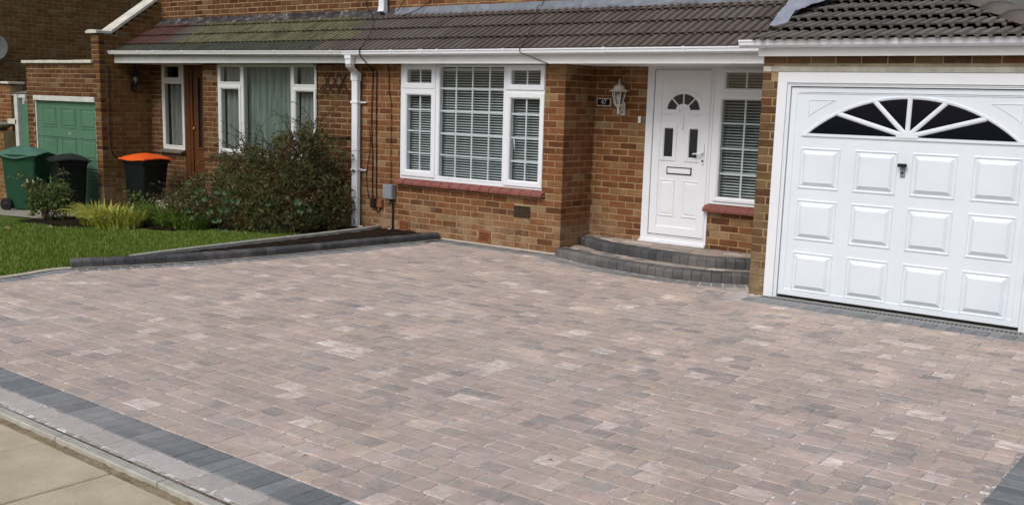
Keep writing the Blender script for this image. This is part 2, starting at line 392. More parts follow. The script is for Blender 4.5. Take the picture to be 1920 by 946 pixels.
# ------------------------------------------------------------------ mesh helpers
class B:
    """collects vertices and faces of one mesh"""
    def __init__(s):
        s.v, s.f = [], []

    def add(s, vs, fs):
        o = len(s.v)
        s.v.extend([tuple(v) for v in vs])
        s.f.extend([tuple(i + o for i in f) for f in fs])
        return s

    def box(s, x0, x1, y0, y1, z0, z1):
        return s.add([(x0, y0, z0), (x1, y0, z0), (x1, y1, z0), (x0, y1, z0), (x0, y0, z1), (x1, y0, z1), (x1, y1, z1), (x0, y1, z1)],
                     [(3, 2, 1, 0), (4, 5, 6, 7), (0, 1, 5, 4), (1, 2, 6, 5), (2, 3, 7, 6), (3, 0, 4, 7)])

    def cbox(s, x0, x1, y0, y1, z0, z1, c=0.004):
        """box with chamfered edges"""
        vs, idx = [], {}
        for i, (x, sx) in enumerate(((x0, 1), (x1, -1))):
            for j, (y, sy) in enumerate(((y0, 1), (y1, -1))):
                for k, (z, sz) in enumerate(((z0, 1), (z1, -1))):
                    for a in range(3):
                        p = [x + sx * c, y + sy * c, z + sz * c]
                        p[a] = (x, y, z)[a]
                        idx[i, j, k, a] = len(vs)
                        vs.append(p)
        fs = []
        for k, rev in ((0, 1), (1, 0)):
            for a in range(3):
                ring = [(0, 0), (1, 0), (1, 1), (0, 1)]
                q = []
                for u, w in ring:
                    t = [0, 0, 0]
                    t[a] = k
                    t[(a + 1) % 3], t[(a + 2) % 3] = u, w
                    q.append(idx[t[0], t[1], t[2], a])
                fs.append(tuple(q[::-1] if rev else q))
        for a in range(3):
            b, d = (a + 1) % 3, (a + 2) % 3
            for u in (0, 1):
                for w in (0, 1):
                    t0, t1 = [0, 0, 0], [0, 0, 0]
                    t0[b] = t1[b] = u
                    t0[d] = t1[d] = w
                    t1[a] = 1
                    q = [idx[(*t0, b)], idx[(*t0, d)], idx[(*t1, d)], idx[(*t1, b)]]
                    fs.append(tuple(q if u == w else q[::-1]))
        for i in (0, 1):
            for j in (0, 1):
                for k in (0, 1):
                    q = [idx[i, j, k, 0], idx[i, j, k, 1], idx[i, j, k, 2]]
                    fs.append(tuple(q if (i + j + k) % 2 else q[::-1]))
        return s.add(vs, fs)

    def prism(s, prof, x0, x1, axis='x', caps=True):
        """closed profile [(a, b)] swept along an axis; x: (y, z), y: (x, z), z: (x, y)"""
        n = len(prof)
        mk = {'x': lambda t, p: (t, p[0], p[1]), 'y': lambda t, p: (p[0], t, p[1]), 'z': lambda t, p: (p[0], p[1], t)}[axis]
        vs = [mk(x0, p) for p in prof] + [mk(x1, p) for p in prof]
        fs = [(i, (i + 1) % n, n + (i + 1) % n, n + i) for i in range(n)]
        if caps:
            fs += [tuple(range(n))[::-1], tuple(range(n, 2 * n))]
        return s.add(vs, fs)

    def ringprof(s, x0, x1, z0, z1, prof, cap=True, back=False):
        """mitred rectangle in the xz plane; profile [(inset, y)], first outermost"""
        rings = [[(x0 + i, y, z0 + i), (x1 - i, y, z0 + i), (x1 - i, y, z1 - i), (x0 + i, y, z1 - i)] for i, y in prof]
        vs = [p for r in rings for p in r]
        fs = []
        for a in range(len(prof) - 1):
            for k in range(4):
                fs.append((a * 4 + k, a * 4 + (k + 1) % 4, a * 4 + 4 + (k + 1) % 4, a * 4 + 4 + k))
        if cap:
            e = (len(prof) - 1) * 4
            fs.append((e, e + 1, e + 2, e + 3))
        return s.add(vs, fs)

    def tube(s, pts, r, n=6, caps=True):
        pts = [Vector(p) for p in pts]
        rs = r if isinstance(r, (list, tuple)) else [r] * len(pts)
        up = None
        rings = []
        for i, p in enumerate(pts):
            t = (pts[min(i + 1, len(pts) - 1)] - pts[max(i - 1, 0)])
            t = t.normalized() if t.length > 1e-9 else Vector((0, 0, 1))
            if up is None:
                up = t.orthogonal().normalized()
            up = (up - t * up.dot(t))
            up = up.normalized() if up.length > 1e-6 else t.orthogonal().normalized()
            w = t.cross(up)
            rings.append([p + (up * math.cos(2 * math.pi * k / n) + w * math.sin(2 * math.pi * k / n)) * rs[i] for k in range(n)])
        vs = [q for rg in rings for q in rg]
        fs = [(a * n + k, a * n + (k + 1) % n, (a + 1) * n + (k + 1) % n, (a + 1) * n + k) for a in range(len(pts) - 1) for k in range(n)]
        if caps:
            fs += [tuple(range(n))[::-1], tuple((len(pts) - 1) * n + k for k in range(n))]
        return s.add(vs, fs)

    def lathe(s, prof, c=(0, 0, 0), n=16, axis='z', phase=0.0):
        """profile [(r, h)]"""
        vs = []
        for r, h in prof:
            for k in range(n):
                a = 2 * math.pi * k / n + phase
                p = (r * math.cos(a), r * math.sin(a), h)
                if axis == 'x':
                    p = (h, p[0], p[1])
                elif axis == 'y':
                    p = (p[0], h, p[1])
                vs.append((p[0] + c[0], p[1] + c[1], p[2] + c[2]))
        fs = [(a * n + k, a * n + (k + 1) % n, (a + 1) * n + (k + 1) % n, (a + 1) * n + k) for a in range(len(prof) - 1) for k in range(n)]
        fs += [tuple(range(n))[::-1], tuple((len(prof) - 1) * n + k for k in range(n))]
        return s.add(vs, fs)

    def mesh(s, name, mat, off=(0, 0, 0), smooth=False):
        me = bpy.data.meshes.new(name)
        me.from_pydata([(v[0] - off[0], v[1] - off[1], v[2] - off[2]) for v in s.v], [], s.f)
        if mat:
            me.materials.append(mat)
        if smooth:
            me.polygons.foreach_set('use_smooth', [True] * len(me.polygons))
        me.update()
        return me


def wpos(o):
    p = Vector((0, 0, 0))
    while o:
        p += o.location
        o = o.parent
    return p


def put(name, mesh, parent=None, loc=None, rot=None):
    o = bpy.data.objects.new(name, mesh)
    COL.objects.link(o)
    if parent:
        o.parent = parent
    if loc is not None:
        o.location = loc
    if rot is not None:
        o.rotation_euler = rot
    return o


def part(name, b, mat, parent=None, smooth=False, normals=True):
    """one mesh object, built in world coordinates"""
    off = wpos(parent) if parent else (0, 0, 0)
    me = b.mesh(name, mat, off, smooth)
    if normals:
        bm = bmesh.new()
        bm.from_mesh(me)
        bmesh.ops.recalc_face_normals(bm, faces=bm.faces)
        bm.to_mesh(me)
        bm.free()
    return put(name, me, parent)


def auto_smooth(o, ang=35):
    me = o.data
    me.polygons.foreach_set('use_smooth', [True] * len(me.polygons))
    me.set_sharp_from_angle(angle=R(ang))
    return o


def tag(o, label, cat=None, group=None, kind=None):
    o['label'] = label
    if cat:
        o['category'] = cat
    if group:
        o['group'] = group
    if kind:
        o['kind'] = kind
    return o


def thing(name, label, cat, loc, group=None):
    o = bpy.data.objects.new(name, None)
    o.empty_display_size = 0.1
    COL.objects.link(o)
    o.location = loc
    return tag(o, label, cat, group)


def solo(name, b, mat, label, cat, loc, group=None, smooth=False):
    """a thing that is one mesh, origin at loc"""
    me = b.mesh(name, mat, loc, smooth)
    bm = bmesh.new()
    bm.from_mesh(me)
    bmesh.ops.recalc_face_normals(bm, faces=bm.faces)
    bm.to_mesh(me)
    bm.free()
    return tag(put(name, me, None, loc), label, cat, group)


def structure(name, b, mat, label, smooth=False):
    o = part(name, b, mat, None, smooth)
    return tag(o, label, kind='structure')


def zt(x, y=0):
    """height of the neighbour's ground, which falls away to the left"""
    if x > -2.4:
        return 0.02
    return max(0.02 + 0.035 * (x + 2.4), -0.30)


# ------------------------------------------------------------------ brick walls
BRICK_CACHE = {}
MAXP = 300


def brick_mesh(l, h, d, mat, var):
    key = (round(l, 3), round(h, 3), d, mat.name, var)
    if key not in BRICK_CACHE:
        rr = random.Random(str(key))
        c = 0.0045
        j = lambda: rr.uniform(-0.0016, 0.0016)
        front = [(c + j(), -0.0 + j() * 0.6, c + j()), (l - c + j(), j() * 0.6, c + j()), (l - c + j(), j() * 0.6, h - c + j()), (c + j(), j() * 0.6, h - c + j())]
        mid = [(0, c, 0), (l, c, 0), (l, c, h), (0, c, h)]
        back = [(0, d, 0), (l, d, 0), (l, d, h), (0, d, h)]
        b = B()
        b.add(front + mid + back, [(0, 1, 2, 3)] + [(4 + k, 4 + (k + 1) % 4, (k + 1) % 4, k) for k in range(4)] +
              [(8 + k, 8 + (k + 1) % 4, 4 + (k + 1) % 4, 4 + k) for k in range(4)])
        BRICK_CACHE[key] = b
    return BRICK_CACHE[key]


BRICK_ME = {}


def wall(root, name, O, ang, width, z0, z1, holes=(), mats="brick", mortar=None, quoin0=None, quoin1=None, anchor=0.0, thick=0.22,
         d=0.1025, zoff=0.019, limit=MAXP, rel=0.75):
    """a wall in stretcher bond: mortar body > brick children. Bricks that show largest are objects, the rest one joined part"""
    ca, sa = math.cos(ang), math.sin(ang)
    T = lambda u, w, z: (O[0] + ca * u - sa * w, O[1] + sa * u + ca * w, z)    # w: depth into the wall
    md = 0.0048
    ua = thick if quoin0 is not None else 0.0
    ub = width - md if quoin1 is not None else width
    us = sorted({ua, ub, *[min(max(h[0], ua), ub) for h in holes], *[min(max(h[1], ua), ub) for h in holes]})
    zs = sorted({z0, z1, *[min(max(h[2], z0), z1) for h in holes], *[min(max(h[3], z0), z1) for h in holes]})
    solid = {}
    for i in range(len(us) - 1):
        for k in range(len(zs) - 1):
            cu, cz = (us[i] + us[i + 1]) / 2, (zs[k] + zs[k + 1]) / 2
            solid[i, k] = not any(h[0] < cu < h[1] and h[2] < cz < h[3] for h in holes)
    b = B()
    for (i, k), on in solid.items():
        if not on:
            continue
        a, c, e, f = us[i], us[i + 1], zs[k], zs[k + 1]
        b.add([T(a, md, e), T(c, md, e), T(c, md, f), T(a, md, f)], [(0, 1, 2, 3)])
        b.add([T(a, thick, e), T(c, thick, e), T(c, thick, f), T(a, thick, f)], [(3, 2, 1, 0)])
        for (di, dk, q) in ((-1, 0, (a, a, e, f)), (1, 0, (c, c, e, f)), (0, -1, (a, c, e, e)), (0, 1, (a, c, f, f))):
            if not solid.get((i + di, k + dk), False):
                u0, u1, w0, w1 = q
                if di:
                    vs = [T(u0, md, w0), T(u0, thick, w0), T(u0, thick, w1), T(u0, md, w1)]
                else:
                    vs = [T(u0, md, w0), T(u1, md, w0), T(u1, thick, w0), T(u0, thick, w0)]
                b.add(vs, [(0, 1, 2, 3)])
    w = part(name, b, mortar or MORTAR, root)
    mat, matj = MB[mats]
    rr = random.Random(name + str(O))
    recs = []
    k0 = int(math.floor((z0 - zoff) / 0.075)) - 1
    for k in range(k0, int((z1 - zoff) / 0.075) + 2):
        za, zb = max(zoff + 0.075 * k + 0.005, z0), min(zoff + 0.075 * (k + 1) - 0.005, z1)
        if zb - za < 0.02:
            continue
        par = k % 2
        lo, hi = 0.0, width
        if quoin0 is not None and par != quoin0:
            lo = 0.1125
        if quoin1 is not None and par != quoin1:
            hi = width - 0.1125
        if quoin1 is not None:
            base = hi + 0.01 - 0.225 * 200
        elif quoin0 is not None:
            base = lo - 0.225 * 200
        else:
            base = anchor + (0.1125 if par else 0) - 0.225 * 200
        segs = [(lo, hi)]
        for h in holes:
            zc = (za + zb) / 2
            if h[2] < zc < h[3]:
                ns = []
                for a, c in segs:
                    if h[1] <= a or h[0] >= c:
                        ns.append((a, c))
                    else:
                        if h[0] > a:
                            ns.append((a, h[0]))
                        if h[1] < c:
                            ns.append((h[1], c))
                segs = ns
        for a, c in segs:
            q = base + 0.225 * math.floor((a - base) / 0.225)
            while q < c:
                u0, u1 = max(q, a), min(q + 0.215, c)
                if u1 - u0 > 0.025:
                    recs.append((u0, u1, za, zb))
                q += 0.225
    nrm = (sa, -ca)
    scored = []
    for r in recs:
        P = T((r[0] + r[1]) / 2, 0, (r[2] + r[3]) / 2)
        pr = project(P)
        sc = 0
        if pr and -20 < pr[0] < 1940 and -15 < pr[1] < 960:
            vis = (CAM_POS[0] - P[0]) * nrm[0] + (CAM_POS[1] - P[1]) * nrm[1]
            if vis > 0:
                sc = (r[1] - r[0]) * (r[3] - r[2]) / pr[2] ** 2
        scored.append((sc, r))
    scored.sort(key=lambda t: -t[0])
    joined = B()
    wp = wpos(w)
    n = 0
    for sc, (u0, u1, za, zb) in scored:
        ud, tw = rr.uniform(-0.0022, 0.0022), rr.uniform(-0.004, 0.004)
        var = rr.randrange(4)
        bb = brick_mesh(u1 - u0, zb - za, d, mat, var)
        if sc > 0 and n < limit:
            key = (round(u1 - u0, 3), round(zb - za, 3), d, mat.name, var)
            if key not in BRICK_ME:
                BRICK_ME[key] = bb.mesh("brick", mat)
            p = Vector(T(u0, ud, za)) - wp
            put("brick", BRICK_ME[key], w, p, (0, 0, ang + tw))
            n += 1
        else:
            joined.add([T(u0 + v[0], v[1] + ud, za + v[2]) for v in bb.v], bb.f)
    if joined.v:
        o = part("brick_courses", joined, matj, w, normals=False)
        o['kind'] = 'stuff'
    return w


# ------------------------------------------------------------------ ground, drive, pavement
def poly_sheet(pts, z=None):
    b = B()
    b.add([(p[0], p[1], p[2] if len(p) > 2 else z) for p in pts], [tuple(range(len(pts)))])
    return b


g = structure("ground", poly_sheet([(-400, -400), (400, -400), (400, 400), (-400, 400)], -0.42), mat_noise("ground_earth", (0.05, 0.06, 0.03), (0.10, 0.10, 0.06), 0.8, 1.0, 0.3, 8),
              "rough earth ground lying under the houses and gardens")


def catmull(pts, step=0.02):
    out = []
    P = [Vector(p) for p in pts]
    P = [P[0] * 2 - P[1]] + P + [P[-1] * 2 - P[-2]]
    for i in range(1, len(P) - 2):
        n = max(2, int((P[i + 1] - P[i]).length / step))
        for k in range(n):
            t = k / n
            a, b_, c, d = P[i - 1], P[i], P[i + 1], P[i + 2]
            out.append(0.5 * ((2 * b_) + (c - a) * t + (2 * a - 5 * b_ + 4 * c - d) * t * t + (3 * b_ - a - 3 * c + d) * t ** 3))
    out.append(P[-2])
    return out


def walk(curve, pitch, start=0.0):
    """stations (point, tangent) every pitch along a polyline"""
    out, acc, nxt = [], 0.0, start
    for a, b_ in zip(curve, curve[1:]):
        L = (b_ - a).length
        while nxt <= acc + L and L > 0:
            out.append((a + (b_ - a) * ((nxt - acc) / L), (b_ - a).normalized()))
            nxt += pitch
        acc += L
    return out


EDGE = catmull([(-2.50, -6.62), (-2.60, -5.1), (-2.72, -4.55), (-2.66, -4.28), (-2.44, -3.76), (-2.22, -3.12), (-2.09, -2.5), (-2.0, -1.84), (-1.92, -1.05), (-1.82, -0.25), (-1.80, -0.02)])


def edge_x(y):
    for a, b_ in zip(EDGE, EDGE[1:]):
        if a.y <= y <= b_.y:
            return a.x + (b_.x - a.x) * (y - a.y) / max(1e-9, b_.y - a.y)
    return EDGE[0].x if y < EDGE[0].y else EDGE[-1].x


def front_y(x):
    return -6.535 - 0.018 * (x - 0.42)


ARC1 = catmull([(-0.02, -0.06), (0.10, -0.135), (0.56, -0.295), (0.97, -0.385), (1.32, -0.42), (1.65, -0.435), (1.92, -0.395), (2.17, -0.30), (2.41, -0.165), (2.60, -0.04)])
ARC2 = catmull([(0.01, 0.40), (0.12, 0.30), (0.51, 0.09), (0.93, -0.01), (1.30, -0.062), (1.63, -0.083), (1.92, -0.052), (2.28, 0.11), (2.60, 0.32)])


def curve_y(curve, x):
    for a, b_ in zip(curve, curve[1:]):
        if min(a.x, b_.x) <= x <= max(a.x, b_.x):
            return a.y + (b_.y - a.y) * (x - a.x) / max(1e-9, b_.x - a.x)
    return curve[0].y if x < curve[0].x else curve[-1].y


drive = B()
drive.add([(x_, y_, -0.0036) for x_, y_ in ((-3.0, -6.84), (5.90, -6.99), (5.90, -0.776), (2.72, -0.776), (2.72, -0.02), (-1.7, -0.02), (-2.2, -3.3), (-2.75, -4.3), (-2.75, -5))], [tuple(range(9))])
drive = structure("driveway", drive, SAND, "block paved driveway of mixed pink and grey tumbled pavers")

PAVE_MESH = {}


def paver_geo(l, w, rr, rough=1.0):
    """one tumbled block: worn rounded corners and edges, 38 triangles"""
    c = 0.0055 * rough
    ring = []
    j = lambda a: rr.uniform(-a, a) * rough
    for sx, sy in ((-1, -1), (1, -1), (1, 1), (-1, 1)):
        cc = c + abs(j(0.011))
        p1, p2 = (sx * (l / 2 - cc), sy * w / 2), (sx * l / 2, sy * (w / 2 - cc))
        ring += [p1, p2] if sx * sy > 0 else [p2, p1]
    # order the ring anticlockwise
    ring.sort(key=lambda p: math.atan2(p[1] / w, p[0] / l))
    ring = [(x + j(0.0026), y + j(0.0020)) for x, y in ring]
    n = len(ring)
    k = 0.0042
    top = [(x * (1 - 2 * k / l) + j(0.001), y * (1 - 2 * k / w) + j(0.001), 0.0) for x, y in ring]
    mid = [(x, y, -0.0042) for x, y in ring]
    low = [(x, y, -0.03) for x, y in ring]
    b = B()
    b.add(top + mid + low, [tuple(range(n))] + [(n + i, n + (i + 1) % n, (i + 1) % n, i) for i in range(n)] +
          [(2 * n + i, 2 * n + (i + 1) % n, n + (i + 1) % n, n + i) for i in range(n)])
    return b


def lay(parent, name, joined_name, recs, mats, limit=MAXP, rough=1.0, variants=6):
    """recs: (x, y, z, angle, length, width). The largest in view become objects sharing meshes, the rest one joined part"""
    rr = random.Random(name)
    geo = {}
    sc = []
    for r in recs:
        p = project((r[0], r[1], r[2]))
        s_ = 0
        if p and -30 < p[0] < 1950 and -30 < p[1] < 975:
            s_ = r[4] * r[5] / p[2] ** 3
        sc.append((s_, r))
    sc.sort(key=lambda t: -t[0])
    n, joined, wp = 0, B(), wpos(parent)
    for s_, (x, y, z, a, l, w) in sc:
        key = (name, round(l, 3), round(w, 3), rr.randrange(variants))
        if key not in geo:
            geo[key] = paver_geo(l, w, rr, rough)
        dz, tx, ty = rr.uniform(-0.0011, 0.0011), rr.uniform(-0.007, 0.007), rr.uniform(-0.007, 0.007)
        da = rr.uniform(-0.010, 0.010) * rough
        flip = math.pi if rr.random() < 0.5 else 0
        if s_ > 0 and n < limit:
            mk = key + (mats[0].name,)
            if mk not in PAVE_MESH:
                PAVE_MESH[mk] = geo[key].mesh(name, mats[0])
            put(name, PAVE_MESH[mk], parent, (x - wp.x, y - wp.y, z + dz - wp.z), (tx, ty, a + da + flip))
            n += 1
        else:
            ca, sa = math.cos(a + da + flip), math.sin(a + da + flip)
            joined.add([(x + ca * v[0] - sa * v[1], y + sa * v[0] + ca * v[1], z + dz + v[2] + tx * v[1] - ty * v[0]) for v in geo[key].v], geo[key].f)
    if joined.v:
        o = part(joined_name, joined, mats[1], parent, normals=False)
        o['kind'] = 'stuff'


def step_border_y(x):
    return curve_y(ARC1, x) - 0.245


recs = []
rp = random.Random(11)
CW = 0.1295
row = 0
y = -0.235 - CW / 2
while y > -6.8:
    row += 1
    x = -3.0 - rp.random() * 0.2
    last = None
    while x < 5.70:
        l = rp.choice([0.095, 0.130, 0.130, 0.130, 0.165, 0.172, 0.205]) + rp.uniform(-0.003, 0.003)
        l = round(l / 0.0025) * 0.0025
        x0, x1 = x, x + l
        x = x1 + rp.choice([0.003, 0.005, 0.0065])
        yc = y + rp.uniform(-0.0016, 0.0016)
        a0, a1 = x0, x1
        lim = edge_x(yc) + 0.215
        if a1 < lim or a0 > 5.685:
            continue
        a0 = max(a0, lim - 0.02)
        a1 = min(a1, 5.685)
        if a1 - a0 < 0.035:
            continue
        xm = (a0 + a1) / 2
        ylo, yhi = yc - CW / 2 + 0.0004, yc + CW / 2 - 0.0004
        fy = front_y(xm)
        if yhi < fy + 0.03:
            continue
        ylo = max(ylo, fy + 0.003)
        top = -0.235 if xm < -0.05 else (step_border_y(xm) if xm < 2.52 else (-0.985 if xm > 2.75 else -0.66))
        if xm > 2.68:
            top = -0.995
        if ylo > top - 0.03:
            continue
        yhi = min(yhi, top + (0.02 if 0 < xm < 2.5 else -0.003))
        recs.append(((a0 + a1) / 2, (ylo + yhi) / 2, 0.0, 0.0, round(a1 - a0, 2), round(yhi - ylo, 2) if yhi - ylo < CW - 0.01 else CW - 0.0008))
    y -= CW
lay(drive, "paver", "paver_field", recs, PAVER)

# charcoal border blocks, 100 x 200, laid across the edge
brd = []
for x in [(-2.5 + 0.1005 * i) for i in range(84)]:
    brd.append((x, front_y(x) - 0.1025, 0.003, math.pi / 2 - 0.018, 0.199, 0.0965))
for i in range(57):
    brd.append((5.79, -0.9 - 0.1005 * i, 0.003, 0.0, 0.199, 0.0965))
for i in range(18):
    brd.append((-1.68 + 0.1005 * i, -0.135, 0.003, math.pi / 2, 0.199, 0.0965))
for i in range(25):
    brd.append((2.76 + 0.1005 * i, -0.895, 0.003, math.pi / 2, 0.199, 0.0965))
for p, t in walk(EDGE, 0.1005, 0.06):
    n_ = Vector((t.y, -t.x))
    q = p + n_ * 0.125
    if q.y > -0.36:
        continue
    brd.append((q.x, q.y, 0.000, math.atan2(n_.y, n_.x), 0.196, 0.0915))
for p, t in walk(ARC1, 0.1075, 0.10):
    n_ = Vector((t.y, -t.x))
    q = p + n_ * 0.142
    if q.x > 2.70:
        continue
    brd.append((q.x, q.y, 0.002, math.atan2(n_.y, n_.x), 0.199, 0.0965))
lay(drive, "border_block", "border_block_run", brd, CHARCOAL, rough=0.35)
# loose infill pavers in front of the garage pier
lay(drive, "infill_paver", "infill_paver_run", [(2.56, -0.695, 0.001, 0.0, 0.205, 0.125), (2.66, -0.56 - 0.07, 0.0, 0.25, 0.06, 0.05), (2.66, -0.83, 0.001, 0.0, 0.17, 0.125), (2.48, -0.56, 0.001, 0.5, 0.17, 0.125), (2.64, -0.95, 0.001, 0.0, 0.205, 0.115),
                                                (2.48, -0.83, 0.001, 0.0, 0.17, 0.125), (2.42, -0.70, 0.0, 0.5, 0.10, 0.125)], PALEP)
# pale stone course and concrete pin kerb along the pavement
pal = []
x = -2.6
while x < 6:
    l = rp.choice([0.20, 0.235, 0.26])
    pal.append((x + l / 2, front_y(x) - 0.272, -0.002, -0.02, l, 0.136))
    x += l + 0.003
lay(drive, "pale_paver", "pale_paver_run", pal, PALEP, rough=0.9)
kb = B()
for i in range(10):
    x0, x1 = -2.6 + 0.9 * i, -2.6 + 0.9 * i + 0.893
    y0, y1 = front_y(x0) - 0.352 - 0.004 * i, front_y(x1) - 0.352 - 0.004 * i - 0.004
    c = 0.006
    for (a, ya), (b_, yb) in (((x0, y0), (x1, y1)),):
        vs = []
        for xx, yy in ((a, ya), (b_, yb)):
            vs += [(xx, yy - 0.056, -0.12), (xx, yy - 0.056, 0.0 - c), (xx, yy - 0.056 + c, 0.0), (xx, yy - c, 0.0), (xx, yy, -c), (xx, yy, -0.12)]
        k1 = B()
        k1.add(vs, [(i_, (i_ + 1) % 6, 6 + (i_ + 1) % 6, 6 + i_) for i_ in range(6)] + [tuple(range(6)), tuple(range(6, 12))])
        part("kerb_edging", k1, CONCRETE, drive)

structure("side_path", B().box(5.903, 16.0, -6.98, 12.0, -0.3, -0.006), mat_noise("side_path_concrete", (0.26, 0.25, 0.22), (0.36, 0.35, 0.31), 2.5, 0.95, 0.5, 90), "plain concrete path running along the right side of the drive")
# pavement
PAVE_CONC = M("pavement_concrete", 0.92, 0.15)
c = PAVE_CONC.ramp(PAVE_CONC.noise(4, 6, 0.7), [(0.3, (0.39, 0.345, 0.235)), (0.7, (0.52, 0.47, 0.34))])
c = PAVE_CONC.mix(PAVE_CONC.ramp(PAVE_CONC.noise(2.3, 5, 0.6, stretch=(2, 0.7, 1)), [(0.66, (0, 0, 0)), (0.78, (0.8, 0.8, 0.8))]), c, (0.5, 0.49, 0.44))
c = PAVE_CONC.mix(PAVE_CONC.ramp(PAVE_CONC.noise(150, 3), [(0.3, (0.5, 0.5, 0.5)), (0.5, (0, 0, 0))]), c, PAVE_CONC.mix(1.0, c, (0.6, 0.58, 0.55), 'MULTIPLY'))
PAVE_CONC.base(c)
PAVE_CONC.bump(PAVE_CONC.noise(90, 5, 0.7), 0.5, 0.006)
PAVE_CONC = PAVE_CONC.m
MORTAR_SAND = mat_noise("sandy_mortar", (0.20, 0.155, 0.085), (0.42, 0.36, 0.24), 17, 1.0, 1.0, 70, 0.02)
b = B()
rs = random.Random(5)
nx, ny = 220, 12
for i in range(nx + 1):
    for k in range(ny + 1):
        b.v.append((-3 + 9.3 * i / nx, -6.86 - 1.5 * (k / ny) ** 2, -0.026 + rs.uniform(-0.006, 0.006) - 0.012 * (k > 4)))
b.f = [(i * (ny + 1) + k, (i + 1) * (ny + 1) + k, (i + 1) * (ny + 1) + k + 1, i * (ny + 1) + k + 1) for i in range(nx) for k in range(ny)]
pav = structure("pavement", b, MORTAR_SAND, "worn concrete slab pavement beside the drive edge")
slab = B()
slab.cbox(0, 0.622, -0.90, 0, -0.06, 0, 0.006)
sm = slab.mesh("paving_slab", PAVE_CONC)
for i in range(14):
    for k in range(3):
        x0 = 1.872 - 0.63 * 7 + 0.63 * i
        put("paving_slab", sm, pav, (x0 + 0.004, -7.005 - 0.033 * max(0, x0 - 1.5) * 0.6 - 0.908 * k - (0.02 if x0 < 1.8 else 0.03), -0.022 + rs.uniform(-0.002, 0.002)), (rs.uniform(-0.003, 0.003), rs.uniform(-0.003, 0.003), -0.02))
b = poly_sheet([(-60, -9.6), (60, -9.6), (60, -16), (-60, -16)], -0.14)
structure("road", b, mat_noise("asphalt", (0.04, 0.04, 0.042), (0.06, 0.06, 0.06), 3, 0.95, 0.5, 160), "dark asphalt road behind the pavement")


def rows_sheet(rows):
    """rows of points of equal length -> grid mesh"""
    b = B()
    n = len(rows[0])
    for r in rows:
        b.v += [tuple(p) for p in r]
    b.f = [(i * n + k, (i + 1) * n + k, (i + 1) * n + k + 1, i * n + k + 1) for i in range(len(rows) - 1) for k in range(n - 1)]
    return b


def lawn_edge(y):
    """right limit of the lawn: the drive edge, then the thin concrete edging"""
    if y < -3.85:
        return edge_x(y) - 0.055
    t = [(-3.85, -2.60), (-3.4, -2.66), (-2.8, -2.70), (-1.95, -2.735), (-1.2, -2.75), (-0.35, -2.80), (0.0, -2.87)]
    for (a, xa), (c_, xc) in zip(t, t[1:]):
        if a <= y <= c_:
            return xa + (xc - xa) * (y - a) / (c_ - a) - 0.035
    return -2.9


rows = []
for k in range(60):
    y = -7.0 + 7.05 * k / 59
    xr = lawn_edge(y)
    rows.append([(xr + (-16 - xr) * (i / 50) ** 1.3, y, zt(xr + (-16 - xr) * (i / 50) ** 1.3) + 0.006 * math.sin(i * 1.7 + k)) for i in range(51)])
lawn = structure("lawn", rows_sheet(rows), mat_noise("turf", (0.050, 0.10, 0.008), (0.105, 0.14, 0.022), 2.2, 1.0, 0.8, 60, 0.02), "mown green lawn sloping away beside the driveway", True)

# grass blades on the lawn
b = B()
rg = random.Random(3)
from mathutils import noise as mnoise


def in_lawn(x, y):
    if x > lawn_edge(y) - 0.01:
        return False
    lim = -2.35 + 0.55 * max(0, min(1, (x + 6.7) / 1.9)) + 0.75 * max(0, min(1, (x + 4.9) / 1.0))
    if x < -6.7:
        lim = -2.35 - 0.02 * (-6.7 - x)
    if x < -8.0:
        lim = -2.5
    return y < lim + 0.1 * math.sin(x * 5)


for i in range(72000):
    y = rg.uniform(-6.6, -1.0)
    x = lawn_edge(y) - rg.random() ** 1.25 * 7.2
    if not in_lawn(x, y):
        continue
    patch = mnoise.noise((x * 0.9, y * 0.9, 3))
    h = rg.uniform(0.018, 0.045) * (1 + 0.5 * patch)
    a = rg.uniform(0, 6.283)
    w = rg.uniform(0.003, 0.006)
    lx, ly = rg.uniform(-0.02, 0.02), rg.uniform(-0.02, 0.02)
    z = zt(x)
    b.add([(x - w * math.cos(a), y - w * math.sin(a), z), (x + w * math.cos(a), y + w * math.sin(a), z), (x + lx, y + ly, z + h)], [(0, 1, 2)])
o = part("grass", b, GRASS_BLADE, lawn, normals=False)
o['kind'] = 'stuff'

# neighbour's concrete path, garden soil
rows = [[(-16 + 8.1 * i / 20, -2.3 + 2.4 * k / 6 + (0.25 if k == 0 else 0) * (i / 20) * 1.5, zt(-16 + 8.1 * i / 20) + 0.015) for i in range(21)] for k in range(7)]
structure("path", rows_sheet(rows), mat_noise("path_concrete", (0.20, 0.19, 0.15), (0.33, 0.31, 0.25), 4, 0.95, 0.5, 90), "neighbour's pale concrete path where the bins stand")
rows = []
for k in range(9):
    y = -2.35 + 2.40 * k / 8
    xs = [-7.9 + (-2.95 + 7.9) * i / 24 for i in range(25)]
    rows.append([(x, max(y, (-2.30 if x < -6.2 else (-1.75 if x < -5 else -1.15)) + 0.0) if k == 0 else max(y, (-2.30 if x < -6.2 else (-1.75 if x < -5 else -1.15)) + 0.1 * k), zt(x) + 0.012 + 0.01 * math.sin(7 * x + k)) for x in xs])
structure("planting_bed", rows_sheet(rows), SOIL, "dark planting bed under the neighbour's shrubs")

